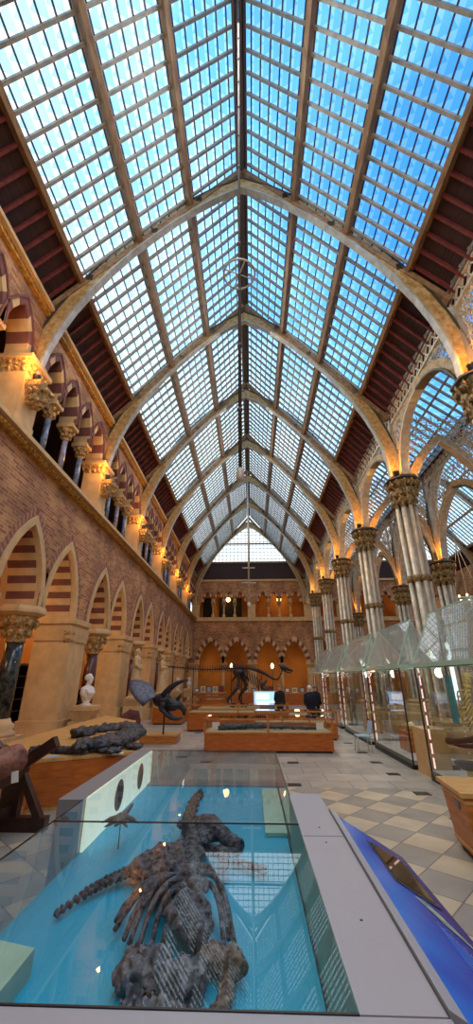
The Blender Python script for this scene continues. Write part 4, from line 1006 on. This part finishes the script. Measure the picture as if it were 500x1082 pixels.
def bust(x, y, z, label, s=1.15, m='marble'):
    t = thing('portrait_bust', label, 'bust', (x, y, z), PI/2*.8)
    b = MB(); b.blob((0, 0, .3), (.23, .13, .17)); cap(b, (-.15, .01, .36), (.15, .01, .36), .075, .075); b.frustum(0, 0, .08, .3, .07, .06, .18, .1); cap(b, (0, .01, .38), (0, 0, .5), .065, .055); head(b, (0, -.01, .6)); b.blob((0, .03, .63), (.088, .1, .09))
    for k in range(5): b.tube([(-.18+.07*k, -.1, .38), (-.12+.05*k, -.14, .28), (-.06+.03*k, -.1, .16)], [.02, .025, .015], 5)
    o = b.build('figure', m, t); fuse(o, .013, 2)
    b = MB(); b.lathe([(.13, 0), (.13, .03), (.07, .06), (.1, .1)], seg=14); b.build('socle', m, t); t.scale = (s, s, s); return t
bust(-5.22, 13.55, 1.33, 'white marble portrait bust on a bracket of the nearest large pier', 1.3)
bust(-5.22, 30.0, 1.33, 'white portrait bust on the left wall above the skull horns')
bust(-5.22, 35.5, 1.33, 'white portrait bust farthest along the left wall')
for y, l in ((13.55, 'nearest'), (30, 'middle'), (35.5, 'farthest')):
    b = MB(); b.box(-.36, .3, -.34, .34, 0, .9); b.frustum(0, 0, .9, 1.2, .26, .26, .34, .36); b.box(-.35, .36, -.38, .38, 1.2, 1.33); tag(b.build('stone_pedestal', 'stone', None, (-5.22, y, 0)), f"cream stone pedestal under the {l} portrait bust", 'pedestal')
m_ = MB(); m_.blob((-4.55, 16.6, .5), (.42, .4, .5), amp=.3, freq=1.5, sub=3); o = m_.build('boulder', 'redstone', None); tag(o, 'upright dark red rounded boulder by the left piers', 'boulder')
# horned skull
ty = 15.6
pl = thing('skull_plinth', 'low honey oak plinth under the horned skull', 'plinth', (-3.35, ty+.4, 0)); m_ = MB(); m_.box(-.9, .75, -.45, .5, 0, .24); m_.build('box', 'oak', pl); m_ = MB(); m_.box(-.92, .77, -.47, .52, .24, .28); m_.build('top_board', 'oakpale', pl)
sk = thing('horned_dinosaur_skull', 'large dark horned dinosaur skull with grey frill on a steel post', 'skull', (-3.2, ty, -.2))
m_ = MB(); 
fr = []; rings = 7
for i in range(rings+1):
    for k in range(15):
        a_ = -1.25+2.5*k/14; rr = i/rings
        x = -.2-1.05*rr*math.cos(a_); s_ = 1.0*rr*math.sin(a_); 
        fr.append((x, s_*.5-.1, 1.72+.78*rr*math.cos(a_)*.75+s_*.35-.12*rr*rr))
fc = [(i*15+k, i*15+k+1, (i+1)*15+k+1, (i+1)*15+k) for i in range(rings) for k in range(14)]
m_.add(fr, fc, 0, True); o = m_.build('frill', 'frill', sk); bake(o, [('SOLIDIFY', dict(thickness=.07))])
m_ = MB(); m_.blob((.0, 0, 1.6), (.36, .24, .25), amp=.2); m_.blob((.4, 0, 1.42), (.3, .17, .2), amp=.2); m_.tube(path([(.3, 0, 1.5), (.65, 0, 1.42), (.82, 0, 1.25), (.84, 0, 1.08)], 8), [.17, .16, .14, .12, .1, .09, .06, .02], 10)
for sx in (-1, 1): m_.blob((.05, sx*.2, 1.42), (.14, .06, .16), amp=.2)
o = m_.build('cranium', 'blackbone', sk); fuse(o, .025, 2, .02, 8)
m_ = MB()
m_.tube(path([(.0, -.16, 1.35), (.3, -.16, 1.08), (.55, -.1, .98), (.78, 0, 1.02)], 8), [.1, .09, .08, .07, .07, .06, .05, .02], 8); m_.tube(path([(.0, .16, 1.35), (.3, .16, 1.08), (.55, .1, .98), (.78, 0, 1.02)], 8), [.1, .09, .08, .07, .07, .06, .05, .02], 8)
o = m_.build('lower_jaw', 'blackbone', sk); fuse(o, .025, 1)
for sx in (-1, 1):
    m_ = MB(); m_.tube(path([(.05, sx*.17, 1.75), (.3, sx*.24, 2.02), (.62, sx*.28, 2.2), (.92, sx*.28, 2.28)], 10), [.11, .1, .09, .08, .07, .06, .05, .04, .025, .008], 10); m_.build('brow_horn', 'blackbone', sk)
m_ = MB(); m_.tube([(.55, 0, 1.58), (.64, 0, 1.72), (.7, 0, 1.82)], [.08, .05, .01], 8); m_.build('nose_horn', 'blackbone', sk)
m_ = MB(); m_.tube([(.1, .1, .48), (.1, .05, 1.45)], .03, 8); m_.build('steel_post', 'black', sk)

# ------------------------------------------------------------------ wooden glass top cases (middle)
def wcase(x0, x1, y0, y1, zb, zt, label, mids=1):
    t = thing('table_display_case', label, 'display case', ((x0+x1)/2, (y0+y1)/2, 0)); hx, hy = (x1-x0)/2, (y1-y0)/2
    m_ = MB(); m_.box(-hx, hx, -hy, hy, .06, zb); m_.build('cabinet', 'oakred', t)
    m_ = MB(); m_.box(-hx+.05, hx-.05, -hy+.05, hy-.05, 0, .06); m_.build('toe_plinth', 'darkwood', t)
    m_ = MB(); m_.box(-hx-.02, hx+.02, -hy-.02, hy+.02, zb, zb+.03)
    for sx in (-1, 1):
        for sy in (-1, 1): m_.box(sx*hx-.03, sx*hx+.03, sy*hy-.03, sy*hy+.03, zb, zt)
        m_.box(sx*hx-.03, sx*hx+.03, -hy, hy, zt-.05, zt)
    for k in range(1, mids+1):
        x = -hx+2*hx*k/(mids+1); m_.box(x-.03, x+.03, -hy-.01, -hy+.03, zb, zt); m_.box(x-.03, x+.03, -hy, hy, zt-.04, zt)
    for sy in (-1, 1): m_.box(-hx, hx, sy*hy-.03, sy*hy+.03, zt-.05, zt)
    m_.build('frame', 'oak', t)
    m_ = MB(); m_.add([(-hx, -hy, zb), (hx, -hy, zb), (hx, -hy, zt), (-hx, -hy, zt), (-hx, hy, zb), (hx, hy, zb), (hx, hy, zt), (-hx, hy, zt)], [(0, 1, 2, 3), (5, 4, 7, 6), (3, 2, 6, 7), (0, 3, 7, 4), (1, 5, 6, 2)]); m_.build('glass', 'glass', t)
    m_ = MB(); m_.box(-hx+.04, hx-.04, -hy+.04, hy-.04, zb+.03, zb+.05); m_.build('lining', 'lining', t)
wcase(-1.42, 2.62, 13.9, 15.1, .52, .95, 'long low oak display case with glass sides, nearest in the hall centre')
m_ = MB()
for i, p in enumerate(path([(-.95, 14.45, .64), (0, 14.5, .68), (1, 14.5, .66), (2.2, 14.5, .62)], 40)): m_.blob(p, (.1, .17-.003*i, .11-.0015*i), amp=.6, seed=i)
o = m_.build('fossil_slab', 'blackfossil', None); tag(o, 'long grey green fossil lying in the nearest low oak case', 'fossil'); fuse(o, .03, 1, .03, 8)
for i, (x, l) in enumerate([(2.3, 'white card standing at the right end of the nearest low oak case'), (-1.1, 'white card at the left end of the nearest low oak case')]):
    m_ = MB(); m_.bar((x-.12, 14.35, .7), (x+.12, 14.35, .7), .01, .2); tag(m_.build('label_card', 'white', None), l, 'card')
wcase(-2.75, 1.7, 19.0, 20.1, .7, 1.05, 'wide oak display case behind the nearest one, left of centre')
wcase(.2, 3.3, 16.6, 17.4, .55, .98, 'narrow oak display case directly behind the nearest one at right', 2)
wcase(-4.9, -3.4, 21.5, 29.5, .72, 1.0, 'long orange oak case running beside the left arcade beyond the skull', 1)
wcase(-3.2, -1.9, 30, 31, .7, 1.0, 'small oak case deep in the hall left of the dinosaur')
# standing screen
t = thing('touch_screen', 'lit blue white touch screen on a stand in front of the dinosaur', 'screen', (.9, 22.6, 0)); m_ = MB(); m_.box(-.72, .72, 0, .06, .82, 1.5); m_.build('bezel', 'white', t)
m_ = MB(); m_.box(-.66, .66, -.012, 0, .87, 1.45, 0); m_.box(-.55, .1, -.016, -.012, 1.1, 1.38, 1); m_.box(-.55, .55, -.016, -.012, .95, 1.0, 1); m_.build('display', ['screen', 'screenui'], t)
m_ = MB(); m_.box(-.4, .4, .02, .12, 0, .82); m_.box(-.5, .5, -.15, .3, 0, .05); m_.build('stand', 'greyd', t)

# dinosaur skeleton
dp = thing('dinosaur_plinth', 'stepped oak plinth under the mounted dinosaur skeleton', 'plinth', (-.9, 25, 0)); m_ = MB(); m_.box(-2.0, 2.4, -.9, .9, 0, .5); m_.build('box', 'oakred', dp); m_ = MB(); m_.box(-2.03, 2.43, -.93, .93, .5, .56); m_.build('top_board', 'oakpale', dp)
di = thing('dinosaur_skeleton', 'dark brown mounted two legged dinosaur skeleton with long tail facing right', 'skeleton', (0, 25, 0))
sp_ = [(-5.2, 0, 2.8), (-3.9, 0, 2.68), (-2.6, 0, 2.6), (-1.4, 0, 2.65), (-.6, 0, 2.7), (.2, 0, 2.6), (.9, 0, 2.35), (1.35, 0, 2.1)]
pp_ = path(sp_, 62); m_ = MB()
for i, p in enumerate(pp_):
    t_ = i/61; r = .03+.07*math.sin(min(1, t_*1.4)*PI/2)*(1 if t_ < .85 else .8)
    m_.blob(p, (.05, r, r), amp=.2, sub=1, seed=i)
    if i > 3: m_.tube([p, p+Vector((-.06, 0, r+.16*math.sin(t_*PI)))], [.03, .015], 4); 
    if i < 40: m_.tube([p, p+Vector((-.06, 0, -r-.13*math.sin(t_*PI)))], [.025, .012], 4)
m_.tube(pp_, .035, 6); m_.build('spine_and_tail', 'brownbone', di)
m_ = MB(); nk = path([(1.35, 0, 2.1), (1.6, 0, 2.05), (1.8, 0, 2.25), (1.95, 0, 2.6)], 10)
for i, p in enumerate(nk): m_.blob(p, (.07, .08, .07), amp=.3, sub=1, seed=i)
m_.build('neck', 'brownbone', di)
m_ = MB(); m_.blob((1.98, 0, 2.72), (.17, .11, .15)); m_.tube([(2.0, 0, 2.75), (2.3, 0, 2.62), (2.58, 0, 2.5)], [.13, .1, .05], 8); m_.tube([(2.0, 0, 2.58), (2.25, 0, 2.45), (2.5, 0, 2.4)], [.06, .05, .03], 6); m_.build('skull', 'brownbone', di)
for i in range(11):
    x = -.35+.15*i; zt_ = 2.62-.05*i-.02*i*i*.3; d_ = .75-.03*abs(i-5)
    for sy in (-1, 1): m_ = MB(); m_.tube(path([(x, 0, zt_), (x+.02, sy*.33, zt_-.15), (x+.08, sy*.36, zt_-.45), (x+.14, sy*.12, zt_-d_)], 7), .034, 5); m_.build('rib', 'brownbone', di)
for sy, dx, hz in ((-1, -.35, 0), (1, .15, 0)):
    m_ = MB(); m_.tube(path([(-.75, sy*.22, 2.5), (-.45+dx*.6, sy*.26, 2.0), (-.35+dx, sy*.28, 1.65)], 8), [.17, .15, .12, .1, .1, .11, .13, .13], 8)
    m_.tube(path([(-.35+dx, sy*.28, 1.65), (-.75+dx, sy*.28, 1.2), (-.85+dx*1.4, sy*.28, .95)], 8), [.13, .11, .09, .08, .075, .075, .08, .09], 8)
    m_.tube([(-.85+dx*1.4, sy*.28, .95), (-.7+dx*1.4, sy*.28, .66)], [.06, .05], 6)
    for f_ in (-.08, 0, .08): m_.tube([(-.7+dx*1.4, sy*.28+f_*.6, .66), (-.4+dx*1.4, sy*.28+f_*1.8, .59)], [.04, .02], 5)
    m_.build('hind_leg', 'brownbone', di)
    m_ = MB(); m_.tube(path([(1.0, sy*.25, 2.0), (.75, sy*.32, 1.65), (1.05+dx*.3, sy*.3, 1.25)], 8), [.07, .06, .05, .05, .05, .045, .04, .04], 6)
    for f_ in (-.05, 0, .05): m_.tube([(1.05+dx*.3, sy*.3+f_, 1.25), (1.15+dx*.3, sy*.3+f_*2, 1.08)], [.025, .012], 5)
    m_.build('fore_leg', 'brownbone', di)
m_ = MB(); m_.blob((-.65, 0, 2.45), (.38, .26, .2), amp=.4); m_.tube([(-.7, 0, 2.4), (-1.1, 0, 1.95)], [.09, .04], 6); m_.tube([(-.5, 0, 2.4), (-.05, 0, 2.05)], [.09, .04], 6); m_.build('pelvis', 'brownbone', di)
m_ = MB(); m_.tube([(-.5, 0, .56), (-.5, 0, 2.4)], .03, 6); m_.tube([(.7, 0, .56), (.7, 0, 2.3)], .03, 6); m_.tube([(-3.4, 0, 0), (-3.4, 0, 2.6)], .025, 6); m_.build('steel_posts', 'black', di)

# ------------------------------------------------------------------ far shop counters and goods
for i, (x0, x1, y, l) in enumerate([(-5.2, -2.2, 37.5, 'left'), (-1.6, 2.2, 38.5, 'middle'), (2.8, 6.2, 37.2, 'right')]):
    t = thing('shop_counter', f"orange wooden shop counter, {l} of the three before the end wall", 'counter', ((x0+x1)/2, y, 0)); h = (x1-x0)/2
    m_ = MB(); m_.box(-h, h, -.4, .4, 0, .9); m_.build('body', 'oakred', t); m_ = MB(); m_.box(-h-.03, h+.03, -.43, .43, .9, .96); m_.build('top', 'oakpale', t)
    for k in range(5):
        x = x0+.4+k*(x1-x0-.8)/4; z = .96; hh = R_.uniform(.3, .55)
        t2 = thing('picture_frame', f"white card or frame, {['first','second','third','fourth','fifth'][k]} from left on the {l} shop counter", 'picture', (x, y, z), 0, 'framed cards on the shop counters')
        m_ = MB(); m_.box(-.2, .2, 0, .04, 0, hh); m_.build('frame', 'white' if k % 2 else 'darkwood', t2); m_ = MB(); m_.box(-.15, .15, -.01, 0, .05, hh-.05); m_.build('picture', ['white', 'bookblue', 'paleblue', 'white', 'bookred'][k] if k % 2 == 0 else 'palegraphic', t2)
for i, x in enumerate((-1.2, 1.6)):
    t = thing('flame_lamp', f"small bright yellow lamp on a post before the end wall, {['left', 'right'][i]} of two", 'lamp', ((-1.5, 1.75)[i], 33, 0)); m_ = MB(); m_.tube([(0, 0, 0), (0, 0, 2.85)], .03, 6); m_.lathe([(.2, 0), (.2, .04)]); m_.build('post', 'black', t); m_ = MB(); m_.blob((0, 0, 3.0), (.11, .11, .2)); m_.build('flame_bulb', 'bulb', t)

# ------------------------------------------------------------------ tall glass cases on the right
def tallcase(y0, y1, label):
    t = thing('glass_showcase', label, 'display case', (4.2, y0, 0)); L = y1-y0; D = 1.15; zt = 2.48; zr = 3.72; xr = .6
    m_ = MB(); m_.box(-.03, D, 0, L, 0, .1); m_.build('dark_base', 'black', t)
    m_ = MB(); m_.box(0, D, .02, L-.02, .1, .2); m_.build('pale_floor', 'palefloor', t)
    m_ = MB(); m_.add([(0, 0, .1), (0, L, .1), (0, L, zt), (0, 0, zt)], [(0, 1, 2, 3)]); m_.build('front_glass', 'glass', t)
    m_ = MB(); m_.add([(D, 0, .1), (D, L, .1), (D, L, zt), (D, 0, zt)], [(0, 1, 2, 3)]); m_.build('back_glass', 'glass', t)
    for y in (0, L): m_ = MB(); m_.add([(0, y, .1), (D, y, .1), (D, y, zt), (0, y, zt)], [(0, 1, 2, 3)]); m_.build('end_glass', 'glass', t)
    i_ = min(.9, L*.22)
    m_ = MB(); m_.add([(0, 0, zt), (0, L, zt), (xr, L-.05, zr), (xr, i_*.2, zr), (D, 0, zt), (D, L, zt)], [(0, 1, 2, 3), (5, 4, 3, 2), (0, 3, 4), (1, 5, 2)]); m_.build('glass_hood', 'hoodglass', t)
    m_ = MB(); m_.box(-.02, .02, 0, L, zt-.1, zt); m_.box(D-.02, D+.02, 0, L, zt-.08, zt); m_.box(0, D, -.01, .01, zt-.08, zt); m_.box(0, D, L-.01, L+.01, zt-.08, zt)
    for q_ in ((0, L), (0, 0)): m_.bar((0, q_[1], zt), (xr, q_[1] if q_[1] == 0 and 0 else (L-.05 if q_[1] else i_*.2), zr), .03, .03)
    m_.bar((xr, i_*.2, zr), (xr, L-.05, zr), .03, .03); m_.build('pale_edges', 'edge', t)
    m_ = MB()
    for y in (0, L): m_.box(-.015, .015, y-.015, y+.015, .1, zt-.08)
    m_.box(-.012, .012, 0, L, zt-.115, zt-.1); m_.build('dark_edges', 'black', t)
    for y in (.12, L-.12):
        m_ = MB()
        for k in range(30): m_.box(.03, .055, y-.014, y+.014, .25+k*.072, .25+k*.072+.066, 1 if k % 4 == 3 else 0)
        m_.build('label_strip', ['labelstrip', 'labelstripred'], t)
    return t
CL = [(6.0, 10.6, 'tall glass showcase with sloping hood, nearest on the right'), (11.7, 15.0, 'tall glass showcase with sloping hood, second on the right'), (15.6, 19.5, 'tall glass showcase with sloping hood, third on the right'),
      (20.2, 23.9, 'tall glass showcase with sloping hood, fourth on the right'), (24.6, 28.0, 'tall glass showcase with sloping hood, farthest on the right')]
for a_ in CL: tallcase(*a_)
# exhibits in the cases
m_ = MB(); m_.box(-.02, .02, -.13, .13, 0, 1.0); t = thing('teal_banner', 'narrow teal banner hanging inside the nearest glass showcase', 'banner', (4.7, 10.0, 1.2)); m_.build('cloth', 'teal', t)
m_ = MB()
for k in range(6): m_.box(-.025, -.02, -.04, .04, .8-.1*k, .84-.1*k)
m_.build('printed_marks', 'white', t)
m_ = MB(); m_.tube([(0, 0, 0), (0, 0, 2.2)], .02, 6); m_.build('pole', 'black', t, None); t.children[-1].location = (.05, -.25, -.85)
t = thing('jaw_bone', 'dark polished curved jaw bone on a stand in the nearest glass showcase', 'bone', (4.65, 9.5, -.1))
m_ = MB(); m_.tube(path([(-.35, .25, 1.0), (-.25, .05, 1.02), (0, -.3, 1.1), (.25, -.7, 1.25)], 12), [.06, .08, .08, .07, .065, .06, .06, .07, .08, .09, .09, .06], 8); m_.tube(path([(-.35, .25, 1.0), (-.1, .2, .92), (.1, -.1, .95), (.3, -.5, 1.1)], 12), .05, 8); o = m_.build('upper_piece', 'brownbone', t); fuse(o, .02, 2)
m_ = MB(); m_.tube(path([(-.3, .2, .62), (-.1, .0, .58), (.2, -.4, .66), (.3, -.8, .8)], 12), [.03, .06, .09, .1, .1, .1, .09, .09, .09, .08, .07, .05], 8); o = m_.build('lower_piece', 'blackbone', t); fuse(o, .02, 2)
m_ = MB(); m_.tube([(0, -.15, .3), (0, -.15, 1.0)], .015, 6); m_.box(-.15, .15, -.3, 0, .3, .33); m_.build('stand', 'black', t)
t = thing('pale_skeleton', 'pale yellow mounted skeleton standing inside the nearest glass showcase', 'skeleton', (4.98, 9.75, .2)); m_ = MB()
for i, p in enumerate(path([(0, 0, .3), (.05, -.05, .9), (-.05, 0, 1.4), (0, -.1, 2.0)], 22)): m_.blob(p, (.09, .09, .06), amp=.5, sub=1, seed=i)
for i in range(7):
    for sy in (-1, 1): m_.tube(path([(0, 0, 1.7-.1*i), (-.15, sy*.18, 1.65-.1*i), (-.2, sy*.1, 1.5-.1*i)], 5), .02, 5)
m_.build('bones', 'palebone', t); m_ = MB(); m_.box(-.25, .25, -.3, .3, 0, .3); m_.build('base_block', 'palebone', t)
for x, y, l, mm in [(4.8, 13.2, 'small orange block plinth inside the second glass showcase', 'oak'), (4.8, 17.3, 'small oak block plinth inside the third glass showcase', 'oakpale'), (4.8, 22.0, 'pale stone block inside the fourth glass showcase', 'stone')]:
    t = thing('exhibit_block', l, 'plinth', (x, y, .2)); m_ = MB(); m_.box(-.25, .25, -.4, .4, 0, .5); m_.build('block', mm, t); m_ = MB(); m_.blob((0, 0, .62), (.14, .22, .12), amp=.5); m_.build('specimen', 'palebone', t)
for y in (8.5, 13.3, 17.5, 22): lamp((4.7, y, 2.3), 14, (1, .9, .75), .15, 'case_light')
# stone blocks between column bases & grey pillar between cases
m_ = MB(); m_.box(4.25, 4.75, 10.75, 11.55, 0, 1.0); tag(m_.build('stone_block', 'stone', None), 'plain stone block between the first and second glass showcases', 'block')
# chair
t = thing('chair', 'pale blue plastic chair beside the third glass showcase', 'chair', (3.62, 14.3, 0), -PI/2)
m_ = MB(); m_.box(-.22, .22, -.22, .22, .43, .46); m_.build('seat', 'paleblue', t); m_ = MB(); m_.bar((0, .22, .5), (0, .3, .86), .42, .03, (0, -1, 0)); m_.build('backrest', 'paleblue', t)
for sx in (-1, 1):
    for sy in (-1, 1): m_ = MB(); m_.tube([(sx*.19, sy*.19, .43), (sx*.22, sy*.22, 0)], .013, 6); m_.build('leg', 'iron', t)
# oak cabinet at right edge
t = thing('oak_cabinet', 'honey oak low cabinet with panelled sides at the right edge', 'cabinet', (3.35, 6.45, 0), math.radians(-6))
m_ = MB(); m_.frustum(0, 0, .06, .74, .44, .38, .52, .44); m_.build('body', 'oak', t); m_ = MB(); m_.box(-.56, .56, -.48, .48, .74, .79); m_.build('top', 'oakpale', t); m_ = MB(); m_.box(-.4, .4, -.35, .35, 0, .07); m_.build('toe_plinth', 'darkwood', t)
m_ = MB(); m_.bar((-.5, -.2, .6), (-.5, -.05, .6), .03, .09); m_.build('plate', 'greyd', t)
m_ = MB()
for z0_, z1_ in ((.1, .14), (.66, .7)): m_.frustum(0, 0, z0_, z1_, .45+.08*z0_*1.3, .39+.06*z0_*1.3, .45+.08*z1_*1.3, .39+.06*z1_*1.3)
m_.build('mouldings', 'oakpale', t)
# floor inserts
fl_ = [(3.5, y) for y in (7.9, 9.5, 11.2, 12.6, 14.1, 16, 18, 20)]+[(1.0, 10.1), (1.2, 12.5), (-1.4, 10.1), (-1.2, 12.5), (-3.5, 7.4), (-2.0, 13.2), (-3.4, 17.6), (-2.2, 18.6)]
fm = MB()
for x, y in fl_:
    fm.box(x-.15, x+.15, y-.12, y+.12, 0, .006)
tf = fm.build('dark_floor_inserts', 'black', bpy.data.objects['floor'])

# ------------------------------------------------------------------ world, camera, render look
wd = bpy.data.worlds.new('sky'); sc.world = wd; wd.use_nodes = True; N = wd.node_tree.nodes; L = wd.node_tree.links; bg = N['Background']
tc = N.new('ShaderNodeTexCoord'); sx = N.new('ShaderNodeSeparateXYZ'); L.new(tc.outputs['Generated'], sx.inputs[0])
n = N.new('ShaderNodeTexNoise'); n.inputs['Scale'].default_value = 3.2; n.inputs['Detail'].default_value = 6; n.inputs['Roughness'].default_value = .6; L.new(tc.outputs['Generated'], n.inputs['Vector'])
ma = N.new('ShaderNodeMath'); ma.operation = 'MULTIPLY_ADD'; ma.inputs[1].default_value = -.75; L.new(sx.outputs[0], ma.inputs[0])
mb2 = N.new('ShaderNodeMath'); mb2.operation = 'MULTIPLY_ADD'; mb2.inputs[1].default_value = 1.1; mb2.inputs[2].default_value = -.18; L.new(n.outputs['Fac'], mb2.inputs[0]); L.new(mb2.outputs[0], ma.inputs[2])
r = N.new('ShaderNodeValToRGB'); e = r.color_ramp.elements; e[0].color = (.10, .36, .92, 1); e[0].position = .12; e[1].color = (.98, 1.06, 1.1, 1); e[1].position = .72
k = e.new(.4); k.color = (.28, .66, 1.15, 1)
lo = N.new('ShaderNodeMath'); lo.operation = 'MULTIPLY_ADD'; lo.inputs[1].default_value = -1.5; lo.inputs[2].default_value = 1.25; lo.use_clamp = True; L.new(sx.outputs[2], lo.inputs[0])
ad = N.new('ShaderNodeMath'); ad.operation = 'MULTIPLY_ADD'; ad.inputs[1].default_value = .85; L.new(lo.outputs[0], ad.inputs[0]); L.new(ma.outputs[0], ad.inputs[2])
L.new(ad.outputs[0], r.inputs['Fac']); L.new(r.outputs['Color'], bg.inputs[0]); bg.inputs[1].default_value = 1.25

def area(loc, rot, sx_, sy_, p, col):
    l = bpy.data.lights.new('hall_fill', 'AREA'); l.shape = 'RECTANGLE'; l.size = sx_; l.size_y = sy_; l.energy = p; l.color = col
    o = bpy.data.objects.new('hall_fill', l); COL.objects.link(o); o.location = loc; o.rotation_euler = rot; return o
for y in (3, 13, 22): area((0, y, 17.2), (0, 0, 0), 2.5, 7, 300, (1, .93, .84))
area((0, -2.6, 10), (PI/2, 0, 0), 9, 9, 380, (1, .95, .88))
for y in (8, 20, 32): area((C2, y, 17), (0, 0, 0), 3, 8, 160, (1, .95, .9))
cam = bpy.data.cameras.new('camera'); co_ = bpy.data.objects.new('camera', cam); COL.objects.link(co_); sc.camera = co_
F = 406; cam.sensor_fit = 'VERTICAL'; cam.sensor_height = 36; cam.lens = 36*F/1082; cam.clip_start = .05; cam.clip_end = 500
th = math.atan(175/F); yaw = math.atan(16*math.cos(th)/F)
co_.location = (.1, 0, 2.15); co_.rotation_euler = (PI/2+th, 0, yaw)
sc.view_settings.view_transform = 'Standard'; sc.view_settings.look = 'None'; sc.view_settings.exposure = .3
sc.cycles.max_bounces = 8; sc.cycles.transparent_max_bounces = 24; sc.cycles.diffuse_bounces = 4
sc.cycles.use_denoising = True; sc.cycles.sample_clamp_indirect = 4; sc.cycles.caustics_reflective = False
